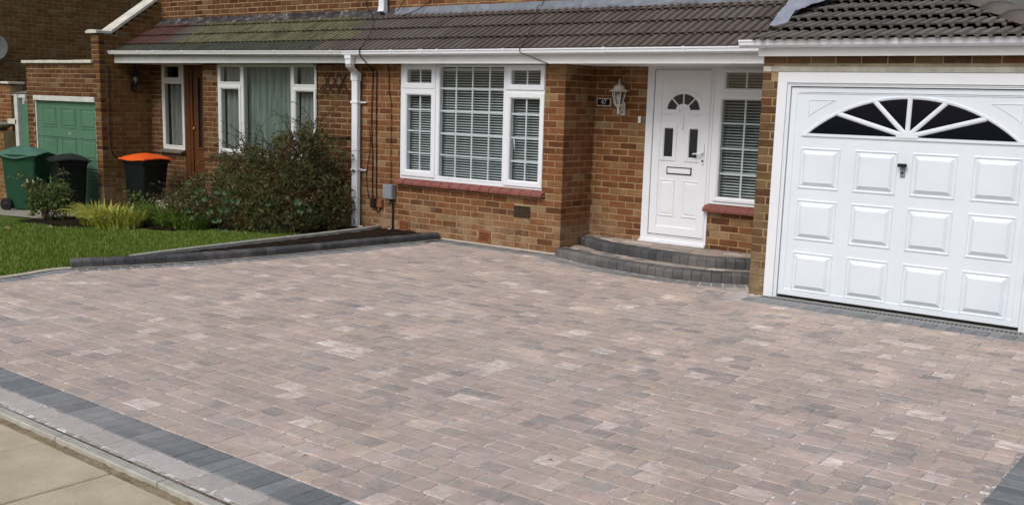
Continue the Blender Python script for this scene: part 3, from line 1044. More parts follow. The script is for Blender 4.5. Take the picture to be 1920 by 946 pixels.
# triangular soil bed between the kerb and the concrete edging
rows = []
rs = random.Random(9)
for k in range(40):
    y = -3.75 + 3.73 * k / 39
    xl, xr = lawn_edge(y) + 0.04, edge_x(y) - 0.09
    rows.append([(xl + (xr - xl) * i / 12, y, 0.040 + rs.uniform(-0.010, 0.012) + 0.018 * math.sin(math.pi * i / 12)) for i in range(13)])
structure("soil_bed", rows_sheet(rows), SOIL, "narrow wedge of fresh dark soil behind the charcoal kerb")
for (x, y, s_, lb) in ((-3.02, -0.22, 0.036, "pale pebble on the dark soil below the white downpipe"), (-2.62, -0.10, 0.022, "small pale pebble on the soil below the grey meter box")):
    b = B()
    b.lathe([(s_ * 0.5, -0.2 * s_), (s_, 0.1 * s_), (s_ * 0.8, 0.4 * s_), (s_ * 0.3, 0.55 * s_)], (x, y, 0.058), 9)
    b.v = [(v[0] + 0.2 * (v[1] - y) + 0.1 * s_ * math.sin(31 * v[1]), v[1], v[2]) for v in b.v]
    solo("pebble", b, STONE, lb, "pebble", (x, y, 0.058), smooth=True)

# kerb of charcoal blocks, concrete edging strip, pale haunch
kerb = thing("block_kerb", "low curved kerb of charcoal bullnose blocks between drive and soil bed", "kerb", (-2.2, -3.0, 0.0))
KPROF = [(0, -0.04), (0, 0.060), (0.006, 0.073), (0.017, 0.082), (0.032, 0.0865), (0.090, 0.088), (0.090, -0.04)]


def nose_block(w, prof, rr):
    n = len(prof)
    b = B()
    c = 0.0035
    vs = []
    for x, ins in ((-w / 2, c), (-w / 2 + c, 0), (w / 2 - c, 0), (w / 2, c)):
        cy, cz = sum(p[0] for p in prof) / n, sum(p[1] for p in prof) / n
        for a, h in prof:
            vs.append((x, a + (ins if a < cy else -ins) + rr.uniform(-0.0012, 0.0012), h - (ins if h > cz else 0) + rr.uniform(-0.0012, 0.0012)))
    fs = [(r * n + k, r * n + (k + 1) % n, (r + 1) * n + (k + 1) % n, (r + 1) * n + k) for r in range(3) for k in range(n)]
    fs += [tuple(range(n))[::-1], tuple(range(3 * n, 4 * n))]
    return b.add(vs, fs)


rk = random.Random(2)
KM = [nose_block(0.0958, KPROF, rk).mesh("kerb_block", KERBM[0]) for _ in range(5)]
sub = [p for p in EDGE if p.y > -4.36]
for p, t in walk(sub, 0.0985, 0.05):
    if p.y > -0.03:
        continue
    put("kerb_block", KM[rk.randrange(5)], kerb, (p.x + 2.2 + rk.uniform(-0.002, 0.002), p.y + 3.0, rk.uniform(-0.002, 0.002)), (0, rk.uniform(-0.006, 0.006), math.atan2(t.y, t.x) + rk.uniform(-0.015, 0.015)))
ed = thing("concrete_edging", "thin grey concrete edging strip between lawn and soil bed", "edging", (-2.7, -2.0, 0.0))
for ya, yb in ((-3.86, -2.885), (-2.88, -1.905), (-1.90, -0.925), (-0.92, -0.03)):
    b = B()
    n = 8
    pts = [(lawn_edge(ya + (yb - ya) * i / n) + 0.015, ya + (yb - ya) * i / n) for i in range(n + 1)]
    vs = []
    for x, y in pts:
        vs += [(x - 0.022, y, -0.15), (x - 0.022, y, 0.076), (x - 0.012, y, 0.084), (x + 0.012, y, 0.084), (x + 0.022, y, 0.076), (x + 0.022, y, -0.15)]
    b.add(vs, [(r * 6 + k, r * 6 + (k + 1) % 6, (r + 1) * 6 + (k + 1) % 6, (r + 1) * 6 + k) for r in range(n) for k in range(6)] + [tuple(range(6)), tuple(range(n * 6, n * 6 + 6))])
    part("edging_strip", b, CONCRETE, ed)
b = B()
pts = [p for p in EDGE]
vs = []
for i, p in enumerate(pts[::4]):
    t = (pts[min(len(pts) - 1, i * 4 + 4)] - pts[max(0, i * 4 - 1)]).normalized()
    n_ = Vector((t.y, -t.x))
    r_ = 0.004 * math.sin(i * 2.1)
    vs += [(p.x - n_.x * 0.05, p.y - n_.y * 0.05, 0.012), (p.x + n_.x * (0.024 + r_), p.y + n_.y * (0.024 + r_), 0.0055)]
b.add(vs, [(2 * i, 2 * i + 2, 2 * i + 3, 2 * i + 1) for i in range(len(vs) // 2 - 1)])
part("mortar_haunch", b, STONE, drive)
b = B()
b.add([(-1.8, -0.034, 0.007), (-0.02, -0.034, 0.007), (-0.02, 0.003, 0.022), (-1.8, 0.003, 0.022)], [(0, 1, 2, 3)])
part("mortar_fillet", b, STONE, drive)

# ------------------------------------------------------------------ entrance steps
steps = thing("entrance_steps", "two curved charcoal edged steps up to the white front door", "steps", (1.3, 0.1, 0.0))
SPROF = [(0, -0.03), (0, 0.070), (0.007, 0.085), (0.020, 0.095), (0.038, 0.0995), (0.155, 0.100), (0.155, -0.03)]
SM = [nose_block(0.0965, SPROF, rk).mesh("step_block", KERBM[0]) for _ in range(5)]
SM2 = [nose_block(0.0965, SPROF, rk).mesh("step_block", KERBM[0]) for _ in range(5)]
for arc, z in ((ARC1, 0.0), (ARC2, 0.1)):
    for p, t in walk(arc, 0.0995, 0.05):
        if p.x > 2.585:
            continue
        put("step_block", SM[rk.randrange(5)], steps, (p.x - 1.3, p.y - 0.1, z + rk.uniform(-0.002, 0.002)), (0, 0, math.atan2(t.y, t.x) + rk.uniform(-0.02, 0.02)))
for arc, z, nm in ((ARC1, 0.085, "lower_bed"), (ARC2, 0.185, "upper_bed")):
    b = B()
    top = [(p.x, p.y + 0.08) for p in arc if 0.03 < p.x < 2.6]
    ring = top + [(2.612, 0.598), (0.004, 0.598)]
    n = len(ring)
    b.add([(x, y, z) for x, y in ring] + [(x, y, z - 0.1) for x, y in ring], [tuple(range(n))] + [(n + i, n + (i + 1) % n, (i + 1) % n, i) for i in range(n)])
    part(nm, b, SAND, steps)
tr = []
for z, arc, back in ((0.097, ARC1, ARC2), (0.197, ARC2, None)):
    y = 0.53
    k = 0
    while y > -0.4:
        x = 0.02 + (0.08 if k % 2 else 0)
        if k % 2:
            tr_first = (0.045, 0.06)
        while x < 2.60:
            l = rk.choice([0.135, 0.172, 0.172, 0.21])
            l = min(l, 2.60 - x)
            xm = x + l / 2
            if l > 0.04 and y - 0.06 > curve_y(arc, xm) + 0.135 and (back is None or y - 0.06 < curve_y(back, xm) + 0.05):
                tr.append((xm, y, z, 0.0, round(l, 3), 0.125))
            elif l > 0.04 and y + 0.02 > curve_y(arc, xm) + 0.15 and (back is None or y < curve_y(back, xm)):
                yl = curve_y(arc, xm) + 0.15
                tr.append((xm, (y + 0.0625 + yl) / 2, z - 0.001, 0.0, round(l, 3), round(max(0.03, y + 0.0625 - yl), 3)))
            x += l + 0.0045
        y -= 0.1295
        k += 1
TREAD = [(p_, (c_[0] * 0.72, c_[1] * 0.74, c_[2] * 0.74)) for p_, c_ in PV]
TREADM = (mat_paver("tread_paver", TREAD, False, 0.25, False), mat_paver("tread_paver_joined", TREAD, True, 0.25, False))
lay(steps, "tread_paver", "tread_paver_run", tr, TREADM)

# ------------------------------------------------------------------ channel drain in front of the garage
dr = thing("channel_drain", "grey slotted channel drain along the foot of the garage door", "drain", (3.9, -0.67, 0.0))
b = B()
b.box(2.775, 5.15, -0.775, -0.735, -0.05, 0.001)
b.box(2.775, 5.15, -0.612, -0.602, -0.05, 0.001)
part("channel_edge", b, mat_noise("channel_concrete", (0.22, 0.225, 0.215), (0.32, 0.325, 0.31), 9, 0.9, 0.4, 110), dr)
b = B()
b.box(2.775, 5.15, -0.735, -0.612, -0.10, -0.035)
part("channel_bed", b, BLACK, dr)
part("sill_strip", B().box(2.72, 5.3, -0.6015, -0.25, -0.06, -0.002).box(5.151, 5.6, -0.775, -0.6016, -0.06, -0.002).box(2.722, 2.7745, -0.775, -0.6016, -0.06, -0.002), CONCRETE, dr)
b = B()
b.box(2.775, 5.15, -0.735, -0.722, -0.03, 0.0005)
b.box(2.775, 5.15, -0.625, -0.612, -0.03, 0.0005)
part("grate_rail", b, GALV, dr)
bar = B()
bar.box(-0.0065, 0.0065, -0.0485, 0.0485, -0.022, 0.0)
bm_ = bar.mesh("grate_bar", GALV)
for i in range(67):
    put("grate_bar", bm_, dr, (2.79 + 0.035 * i - 3.9, -0.6735 + 0.67, -0.0005))
# ------------------------------------------------------------------ windows, doors
def plate(b, x0, x1, z0, z1, holes, y, depth):
    """upright plate facing -y with rectangular holes and reveals"""
    xs = sorted({x0, x1, *[h[0] for h in holes], *[h[1] for h in holes]})
    zs = sorted({z0, z1, *[h[2] for h in holes], *[h[3] for h in holes]})
    on = {}
    for i in range(len(xs) - 1):
        for k in range(len(zs) - 1):
            cx, cz = (xs[i] + xs[i + 1]) / 2, (zs[k] + zs[k + 1]) / 2
            on[i, k] = not any(h[0] < cx < h[1] and h[2] < cz < h[3] for h in holes)
    for (i, k), o in on.items():
        if not o:
            continue
        a, c, e, f = xs[i], xs[i + 1], zs[k], zs[k + 1]
        b.add([(a, y, e), (c, y, e), (c, y, f), (a, y, f)], [(0, 1, 2, 3)])
        b.add([(a, y + depth, e), (c, y + depth, e), (c, y + depth, f), (a, y + depth, f)], [(3, 2, 1, 0)])
        for di, dk, v in ((-1, 0, [(a, y, e), (a, y + depth, e), (a, y + depth, f), (a, y, f)]), (1, 0, [(c, y, e), (c, y, f), (c, y + depth, f), (c, y + depth, e)]),
                          (0, -1, [(a, y, e), (c, y, e), (c, y + depth, e), (a, y + depth, e)]), (0, 1, [(a, y, f), (a, y + depth, f), (c, y + depth, f), (c, y, f)])):
            if not on.get((i + di, k + dk), False):
                b.add(v, [(0, 1, 2, 3)])
    return b


def window(root, rect, y, lights, mat=UPVC, depth=0.07, name="window"):
    """lights: (x0, x1, z0, z1 of the glass, opening sash?, vertical bars, horizontal bars)"""
    fr = part(name, plate(B(), *rect, [(l[0] - 0.006, l[1] + 0.006, l[2] - 0.006, l[3] + 0.006) for l in lights], y, depth), mat, root)
    for x0, x1, z0, z1, sash, vb, hb in lights:
        if sash:
            w = sash
            sb = B().ringprof(x0 - w, x1 + w, z0 - w, z1 + w, [(0, y + 0.002), (0, y - 0.010), (0.006, y - 0.015), (w - 0.018, y - 0.015), (w - 0.004, y - 0.004), (w, y + 0.004), (w, y + 0.02)], cap=False)
            part("sash", sb, mat, fr)
        else:
            sb = B().ringprof(x0 - 0.022, x1 + 0.022, z0 - 0.022, z1 + 0.022, [(0, y + 0.002), (0.0, y - 0.003), (0.014, y - 0.004), (0.022, y + 0.006), (0.022, y + 0.02)], cap=False)
            part("glazing_bead", sb, mat, fr)
        gb = B().add([(x0 - 0.004, y + 0.018, z0 - 0.004), (x1 + 0.004, y + 0.018, z0 - 0.004), (x1 + 0.004, y + 0.018, z1 + 0.004), (x0 - 0.004, y + 0.018, z1 + 0.004)], [(0, 1, 2, 3)])
        part("pane", gb, GLASS, fr)
        for v in vb:
            part("glazing_bar", B().box(v - 0.0095, v + 0.0095, y + 0.024, y + 0.033, z0 - 0.003, z1 + 0.003), UPVC, fr)
        for h in hb:
            part("glazing_bar", B().box(x0 - 0.003, x1 + 0.003, y + 0.0225, y + 0.0345, h - 0.0095, h + 0.0095), UPVC, fr)
    return fr


def blind(x0, x1, z0, z1, y, label, pitch=0.0305, tilt=24):
    t = thing("venetian_blind", label, "blind", ((x0 + x1) / 2, y, z0), "venetian blinds behind the front windows")
    part("head_rail", B().box(x0, x1, y - 0.014, y + 0.014, z1 - 0.03, z1), SLAT, t)
    w = 0.0125
    n = 3
    sb = B()
    vs = []
    for k in range(n):
        a = -1 + 2 * k / (n - 1)
        vs.append((a * w * math.cos(R(tilt)), a * w * math.sin(R(tilt)) + 0.0022 * (1 - a * a)))
    top = [(p[0], p[1] + 0.0008) for p in vs]
    sb.prism(vs + top[::-1], -(x1 - x0) / 2, (x1 - x0) / 2, 'x')
    me = sb.mesh("slat", SLAT)
    k = 0
    z = z1 - 0.045
    while z > z0:
        put("slat", me, t, (0, 0, z - z0), (random.uniform(-0.02, 0.02), random.uniform(-0.0015, 0.0015), 0))
        z -= pitch
    for x in (x0 + 0.08 * (x1 - x0), x1 - 0.08 * (x1 - x0)):
        part("cord", B().tube([(x, y - 0.013, z0), (x, y - 0.013, z1)], 0.0012, 4), SLAT, t)
    return t


def roompart(root, x0, x1, y0, y1, z0, z1):
    b = B()
    v = [(x0, y0, z0), (x1, y0, z0), (x1, y1, z0), (x0, y1, z0), (x0, y0, z1), (x1, y0, z1), (x1, y1, z1), (x0, y1, z1)]
    b.add(v, [(0, 1, 2, 3), (4, 7, 6, 5), (1, 5, 6, 2), (2, 6, 7, 3), (3, 7, 4, 0)])
    return part("room", b, ROOM, root)


# ================================================================== house with the white doors
house = thing("brick_house", "brown brick house with white front door, Georgian window and white panelled garage door", "house", (1.0, 0.3, 0.0))
WIN = (-2.545, -0.283, 0.722, 2.14)
wall(house, "front_wall", (-3.305, 0), 0, 3.305, -0.12, 2.20, [(0.760, 3.022, 0.66, 2.3), (0.760, 0.949, 0.045, 0.182), (2.092, 2.284, 0.03, 0.176), (2.632, 2.868, 0.385, 0.522)], quoin1=0)
wall(house, "porch_return_wall", (0, 0), math.pi / 2, 0.6, -0.1, 2.20, [], quoin0=1)
wall(house, "porch_wall", (-0.03, 0.6), 0, 2.645, -0.1, 2.20, [(0.733, 2.7, -0.2, 2.3)], anchor=-0.046)
wall(house, "side_window_apron", (1.531, 0.6), 0, 1.085, -0.1, 0.625, [], anchor=0.05)
MORTAR_GREY = mat_noise("grey_mortar", (0.22, 0.185, 0.12), (0.36, 0.31, 0.21), 6, 0.95, 0.5, 120)
wall(house, "garage_front_wall", (2.617, -0.6), 0, 2.68, -0.1, 2.185, [(0.153, 2.475, -0.2, 2.048), (0.08, 2.55, 2.0, 2.099)], mats="weathered_brick", mortar=MORTAR_GREY, quoin0=0)
wall(house, "garage_side_wall", (2.617, 0.6), -math.pi / 2, 1.2, -0.1, 2.20, [], mats="weathered_brick", quoin1=1)
wall(house, "garage_far_wall", (5.297, -0.6), math.pi / 2, 6.0, -0.1, 2.20, [], mats="weathered_brick", quoin0=1)
wall(house, "upper_wall", (-3.305, 0.68), 0, 5.90, 2.78, 5.2, [], anchor=0.1)
wall(house, "upper_side_wall", (2.595, 0.68), math.pi / 2, 6.0, 2.4, 5.2, [], quoin0=1)
part("lintel", B().cbox(2.697, 5.165, -0.6035, -0.45, 2.048, 2.097, 0.004), CONCRETE, house)
part("lintel_pad", B().cbox(2.619, 2.697, -0.606, -0.45, 2.049, 2.098, 0.004), COPING, house)
roompart(house, -3.2, -0.25, 0.20, 2.6, 0.1, 2.32)
roompart(house, 0.72, 2.6, 0.72, 3.4, 0.1, 2.32)

# air bricks and the cast cover
for (x0, x1, z0, z1) in ((-2.545, -2.356, 0.045, 0.182), (-1.213, -1.021, 0.030, 0.176)):
    ab = part("air_brick", B().ringprof(x0 + 0.004, x1 - 0.004, z0 + 0.004, z1 - 0.004, [(0, 0.05), (0, -0.002), (0.002, -0.004), (0.018, -0.004), (0.020, 0.012)]), TERRACOTTA, house)
    nx, nz = 7, 4
    for i in range(nx):
        for k in range(nz):
            cx = x0 + 0.026 + (x1 - x0 - 0.052) * (i + 0.5) / nx
            cz = z0 + 0.024 + (z1 - z0 - 0.048) * (k + 0.5) / nz
    gx = B()
    for i in range(nx + 1):
        cx = x0 + 0.022 + (x1 - x0 - 0.044) * i / nx
        gx.box(cx - 0.0035, cx + 0.0035, -0.003, 0.012, z0 + 0.02, z1 - 0.02)
    for k in range(nz + 1):
        cz = z0 + 0.022 + (z1 - z0 - 0.044) * k / nz
        gx.box(x0 + 0.0195, x1 - 0.0195, -0.0022, 0.0118, cz - 0.004, cz + 0.004)
    part("air_brick_grid", gx, TERRACOTTA, ab)
    part("air_brick_void", B().box(x0 + 0.019, x1 - 0.019, 0.0095, 0.011, z0 + 0.019, z1 - 0.019), BLACK, ab)  # black plate painted in for the shade inside the holes
vc = part("vent_cover", B().ringprof(-0.672, -0.434, 0.386, 0.521, [(0, 0.03), (0, -0.006), (0.003, -0.009), (0.010, -0.009), (0.014, -0.005)]), IRON, house)
part("vent_louvre", B().add([], []) if False else B().box(-0.65, -0.456, -0.0075, -0.004, 0.41, 0.414).box(-0.65, -0.456, -0.0075, -0.004, 0.438, 0.442).box(-0.65, -0.456, -0.0075, -0.004, 0.466, 0.470).box(-0.65, -0.456, -0.0075, -0.004, 0.494, 0.498), IRON, vc)

# front window
Lx, Cx, Rx_ = (-2.438, -2.028), (-1.888, -0.890), (-0.776, -0.358)
window(house, (-2.545, -0.285, 0.722, 2.141), 0.012, [
    (*Lx, 1.920, 2.078, 0.072, [-2.233], []),
    (*Lx, 0.835, 1.764, 0.080, [-2.233], [1.592, 1.326, 1.052]),
    (*Cx, 0.785, 2.112, 0, [-1.640, -1.382, -1.118], [1.856, 1.585, 1.312, 1.050]),
    (*Rx_, 1.917, 2.075, 0.064, [-0.562], []),
    (*Rx_, 0.815, 1.753, 0.070, [-0.562], [1.580, 1.306, 1.036])])
b = B()
b.tube([(-0.745, 0.075, 1.16), (-0.74, 0.055, 1.19), (-0.735, 0.05, 1.24), (-0.75, 0.055, 1.29), (-0.765, 0.07, 1.31)], [0.006, 0.008, 0.009, 0.008, 0.006], 6)
part("window_handle", b, UPVC, house, True)
# quarry tile sill, tile by tile
sill = thing_parent = None
sb = B().box(-2.575, -0.235, -0.045, 0.015, 0.655, 0.668)
sill = part("window_sill", sb, MORTAR, house)
tw = 0.152
tile = B().prism([(-0.066, 0.648), (-0.066, 0.672), (-0.060, 0.681), (0.016, 0.722), (0.016, 0.66), (-0.05, 0.648)], 0, tw - 0.004)
tm = tile.mesh("sill_tile", QUARRY)
for i in range(15):
    put("sill_tile", tm, sill, (-2.578 + 0.1565 * i - 1.0 * 0 - wpos(sill).x, -wpos(sill).y + random.uniform(-0.002, 0.002), random.uniform(-0.0015, 0.0015)))
blind(-2.50, -1.96, 0.76, 2.10, 0.125, "left white venetian blind behind the narrow left light of the front window")
blind(-1.93, -0.85, 0.76, 2.10, 0.125, "widest white venetian blind behind the middle light of the front window")
blind(-0.82, -0.30, 0.76, 2.10, 0.125, "right white venetian blind behind the narrow right light of the front window")

# entrance: door, side light
fd = part("front_door", plate(B(), 0.705, 1.532, 0.215, 2.165, [(0.800, 1.494, 0.29, 2.117)], 0.592, 0.07), UPVC, house)
part("frame_moulding", B().ringprof(0.788, 1.506, 0.278, 2.129, [(0, 0.594), (0, 0.586), (0.008, 0.583), (0.012, 0.59), (0.012, 0.62)], cap=False), UPVC, fd)
part("threshold", B().cbox(0.692, 1.536, 0.555, 0.66, 0.198, 0.216, 0.004).cbox(0.70, 1.534, 0.575, 0.66, 0.2165, 0.234, 0.003), UPVC, fd)
yl = 0.600
part("leaf", B().ringprof(0.803, 1.491, 0.296, 2.114, [(0, yl + 0.03), (0, yl - 0.004), (0.005, yl - 0.008), (0.090, yl - 0.008), (0.100, yl + 0.004)]), UPVC, fd)
yp = yl + 0.004
for x0, x1, g0, g1 in ((0.900, 1.105, 0.958, 1.058), (1.212, 1.410, 1.262, 1.361)):
    part("pane_surround", B().ringprof(x0, x1, 1.120, 1.528, [(0, yp + 0.001), (0.002, yp - 0.006), (0.010, yp - 0.011), (0.020, yp - 0.009), (0.030, yp - 0.012), (0.042, yp - 0.013), (0.050, yp - 0.003), (0.053, yp + 0.0005)], cap=False), UPVC, fd)
    part("pane", B().box(g0 - 0.012, g1 + 0.012, yp - 0.003, yp - 0.0015, 1.168, 1.488), GLASS_OBSC, fd)
for x0, x1 in ((0.911, 1.109), (1.210, 1.408)):
    part("raised_panel", B().ringprof(x0, x1, 0.507, 0.917, [(0, yp + 0.001), (0.002, yp - 0.007), (0.009, yp - 0.010), (0.018, yp - 0.003), (0.024, yp - 0.002), (0.042, yp - 0.009)]), UPVC, fd)
lb = part("letter_box", B().ringprof(0.998, 1.308, 0.976, 1.058, [(0, yp + 0.001), (0.0, yp - 0.006), (0.003, yp - 0.009), (0.008, yp - 0.009), (0.010, yp - 0.004)]), BLACK, fd)
part("letter_flap", B().cbox(1.010, 1.296, yp - 0.010, yp - 0.003, 0.988, 1.046, 0.003), UPVC, lb)
# sunburst light
c0, zc = 1.167, 1.687


def ell(a, rx, rz):
    return (c0 + rx * math.cos(a), zc + rz * math.sin(a))


gap = 0.05
n = 8
sb = B()
prof = [(0.198, 0.168, yp + 0.001), (0.198, 0.168, yp - 0.006), (0.206, 0.176, yp - 0.012), (0.228, 0.199, yp - 0.012), (0.238, 0.208, yp - 0.008), (0.246, 0.216, yp - 0.009), (0.25, 0.220, yp + 0.001)]
m_ = 24
for i in range(m_ + 1):
    a = math.pi * i / m_
    for rx, rz, yy in prof:
        x, z = ell(a, rx, rz)
        sb.v.append((x, yy, z))
k = len(prof)
sb.f = [(i * k + q, (i + 1) * k + q, (i + 1) * k + q + 1, i * k + q + 1) for i in range(m_) for q in range(k - 1)]
for x0, x1 in ((0.917, 1.090), (1.244, 1.417)):
    sb.ringprof(x0, x1, 1.628, 1.6868, [(0, yp + 0.001), (0.0, yp - 0.007), (0.006, yp - 0.0105)])
part("sunburst_surround", sb, UPVC, fd)
sb = B()
ring = []
for i in range(m_ + 1):
    a = math.pi * i / m_
    ring.append((c0 + 0.088 * math.cos(a), zc + 0.062 * math.sin(a)))
hub = [(p[0], yp - 0.0125, p[1]) for p in ring] + [(p[0], yp + 0.001, p[1]) for p in ring]
sb.add(hub, [tuple(range(m_ + 1))] + [(i, i + 1, m_ + 2 + i, m_ + 1 + i) for i in range(m_)])
sb.box(c0 - 0.0765, c0 - 0.045, yp - 0.0118, yp + 0.001, 1.640, zc)
sb.box(c0 + 0.045, c0 + 0.0765, yp - 0.0118, yp + 0.001, 1.640, zc)
part("sunburst_hub", sb, UPVC, fd)
for q in range(4):
    a0, a1 = math.pi * q / 4, math.pi * (q + 1) / 4
    vs = []
    for i in range(n + 1):
        a = a0 + (a1 - a0) * i / n
        x, z = ell(a, 0.085, 0.060)
        x2, z2 = ell(a, 0.2, 0.17)
        vs += [(x, yp - 0.002, z), (x2, yp - 0.002, z2)]
    part("sunburst_pane", B().add(vs, [(2 * i, 2 * i + 1, 2 * i + 3, 2 * i + 2) for i in range(n)]), GLASS_OBSC, fd)
for q in range(1, 4):
    a = math.pi * q / 4
    p0, p1 = ell(a, 0.082, 0.057), ell(a, 0.205, 0.174)
    dx, dz = p1[0] - p0[0], p1[1] - p0[1]
    L = math.hypot(dx, dz)
    nx_, nz_ = -dz / L * 0.007, dx / L * 0.007
    vs = [(p0[0] - nx_, yp - 0.009, p0[1] - nz_), (p0[0] + nx_, yp - 0.009, p0[1] + nz_), (p1[0] + nx_, yp - 0.009, p1[1] + nz_), (p1[0] - nx_, yp - 0.009, p1[1] - nz_)]
    vs += [(v[0], yp - 0.001, v[2]) for v in vs]
    part("sunburst_bar", B().add(vs, [(0, 1, 2, 3), (0, 4, 5, 1), (1, 5, 6, 2), (2, 6, 7, 3), (3, 7, 4, 0)]), UPVC, fd)
# knocker, handle
kn = B().lathe([(0.004, 1.66), (0.006, 1.63), (0.016, 1.60), (0.020, 1.575), (0.012, 1.55), (0.017, 1.525), (0.020, 1.50), (0.012, 1.475), (0.004, 1.46)], (1.166, yp - 0.006, 0), 8)
kn.v = [(v[0], yp - 0.004 + (v[1] - yp + 0.006) * 0.5, v[2]) for v in kn.v]
part("knocker", kn, UPVC, fd, True)
hd = part("door_handle", B().cbox(1.428, 1.458, yl - 0.020, yl - 0.007, 1.105, 1.325, 0.004), UPVC, fd)
b = B().tube([(1.443, yl - 0.015, 1.225), (1.443, yl - 0.052, 1.225), (1.430, yl - 0.060, 1.224), (1.385, yl - 0.060, 1.220), (1.335, yl - 0.054, 1.214)], [0.010, 0.010, 0.010, 0.009, 0.008], 8)
part("lever", b, UPVC, hd, True)
part("lock_cylinder", B().lathe([(0.011, yl - 0.026), (0.011, yl - 0.018)], (1.443, 0, 1.145), 12, 'y'), BLACK, hd)
# side window beside the door
window(house, (1.534, 2.614, 0.690, 2.165), 0.596, [
    (1.668, 2.52, 1.927, 2.086, 0.045, [1.888, 2.105, 2.32], []),
    (1.640, 2.54, 0.770, 1.803, 0.050, [1.893, 2.14, 2.36], [1.557, 1.290, 1.022])], name="side_window")
sill = part("side_sill", B().box(1.50, 2.612, 0.555, 0.615, 0.612, 0.626), MORTAR, house)
tile = B().prism([(0.528, 0.605), (0.528, 0.632), (0.535, 0.644), (0.612, 0.690), (0.612, 0.62), (0.545, 0.605)], 0, 0.265)
tm = tile.mesh("sill_tile", QUARRY)
for i in range(4):
    put("sill_tile", tm, sill, (1.500 + 0.27 * i + 0.002 - wpos(sill).x, -wpos(sill).y, random.uniform(-0.001, 0.001)))
blind(1.60, 2.59, 0.74, 2.12, 0.70, "white venetian blind behind the side window right of the front door")

# garage door
GX0, GX1 = 2.770, 5.092
gf = part("garage_frame", plate(B(), GX0, GX1, 0.004, 2.046, [(2.858, 5.004, -0.1, 1.955)], -0.606, 0.09), UPVC, house)
gs = plate(B(), 2.859, 5.003, 0.006, 1.954, [(2.889, 4.973, -0.1, 1.925)], -0.590, 0.05)
gs.box(2.866, 2.874, -0.5955, -0.589, 0.006, 1.9475).box(4.988, 4.996, -0.5955, -0.589, 0.006, 1.9475).box(2.866, 4.996, -0.596, -0.589, 1.939, 1.947)
part("door_stop", gs, UPVC, gf)
yd = -0.566
gd = part("garage_door", B().ringprof(2.894, 4.968, 0.026, 1.918, [(0, yd + 0.04), (0, yd - 0.002), (0.004, yd - 0.006), (0.055, yd - 0.006), (0.060, yd)]), GARAGE_WHITE, house)
part("garage_void", B().box(2.86, 5.0, -0.50, -0.49, -0.05, 2.0), BLACK, house)  # black plate stands in for the unlit garage behind the door
part("bottom_seal", B().box(2.896, 4.966, yd + 0.004, yd + 0.03, 0.012, 0.027), RUBBER, gd)
pb = B().ringprof(0, 0.374, 0, 0.371, [(0, 0.001), (0.003, -0.006), (0.012, -0.009), (0.018, -0.001), (0.026, 0.0005), (0.060, -0.022), (0.0605, -0.022)])
pm = None
for xi in (3.014, 3.514, 4.005, 4.495):
    for zi in (1.016, 0.549, 0.072):
        if pm is None:
            bm = bmesh.new()
            me = pb.mesh("raised_panel", GARAGE_WHITE)
            bm.from_mesh(me)
            bmesh.ops.recalc_face_normals(bm, faces=bm.faces)
            bm.to_mesh(me)
            bm.free()
            pm = me
        w_ = wpos(gd)
        put("raised_panel", pm, gd, (xi - w_.x, yd - w_.y, zi - w_.z))
gc, gz = 3.946, 1.512
GRX, GRZ = 0.880, 0.330


GR = (GRX ** 2 + GRZ ** 2) / (2 * GRZ)


def gell(a, k=1.0, kz=None):
    """point on the segmental arch of the fanlight, scaled about the middle of its base"""
    return (gc + GRX * k * math.cos(a), gz + (kz or k) * (math.sqrt(GR ** 2 - (GRX * math.cos(a)) ** 2) - (GR - GRZ)))


sb = B()
prof = [(0.985, 0.965, yd + 0.001), (0.985, 0.965, yd - 0.008), (1.0, 1.0, yd - 0.014), (1.010, 1.03, yd - 0.014), (1.018, 1.05, yd + 0.001)]
m_ = 40
for i in range(m_ + 1):
    a = math.pi * i / m_
    for k1, k2, yy in prof:
        x, z = gell(a, k1, k2)
        sb.v.append((x, yy, z))
k = len(prof)
sb.f = [(i * k + q, (i + 1) * k + q, (i + 1) * k + q + 1, i * k + q + 1) for i in range(m_) for q in range(k - 1)]
sb.box(gc - 0.93, gc + 0.93, yd - 0.013, yd + 0.001, 1.488, 1.5125)
part("fan_surround", sb, GARAGE_WHITE, gd)
ribs = [math.acos((xx - gc) / GRX) for xx in (4.567, 4.243, 3.946, 3.650, 3.335)]
bounds = [0.0] + ribs + [math.pi]
for q in range(6):
    vs = []
    for i in range(n + 1):
        a = bounds[q] + (bounds[q + 1] - bounds[q]) * i / n
        x, z = gell(a, 0.07, 0.07)
        x2, z2 = gell(a, 0.99, 0.975)
        vs += [(x, yd - 0.0025, z + 0.0005), (x2, yd - 0.0025, z2 + 0.0005)]
    part("fan_pane", B().add(vs, [(2 * i, 2 * i + 1, 2 * i + 3, 2 * i + 2) for i in range(n)]), GLASS_DARK, gd)
for a in ribs:
    p0, p1 = gell(a, 0.08, 0.1), gell(a, 0.995, 0.985)
    dx, dz = p1[0] - p0[0], p1[1] - p0[1]
    L = math.hypot(dx, dz)
    b = B()
    prof = [(-0.021, -0.001), (-0.019, -0.009), (-0.008, -0.016), (0.008, -0.016), (0.019, -0.009), (0.021, -0.001)]
    for p in (p0, p1):
        for o_, yy in prof:
            b.v.append((p[0] - dz / L * o_, yd + yy, p[1] + dx / L * o_))
    b.f = [(i, i + 1, 6 + i + 1, 6 + i) for i in range(5)] + [(0, 1, 2, 3, 4, 5), (6, 7, 8, 9, 10, 11)]
    part("fan_rib", b, GARAGE_WHITE, gd)
sb = B()
ring = [(gc + 0.092 * math.cos(math.pi * i / 14), gz - 0.006 + 0.052 * math.sin(math.pi * i / 14)) for i in range(15)]
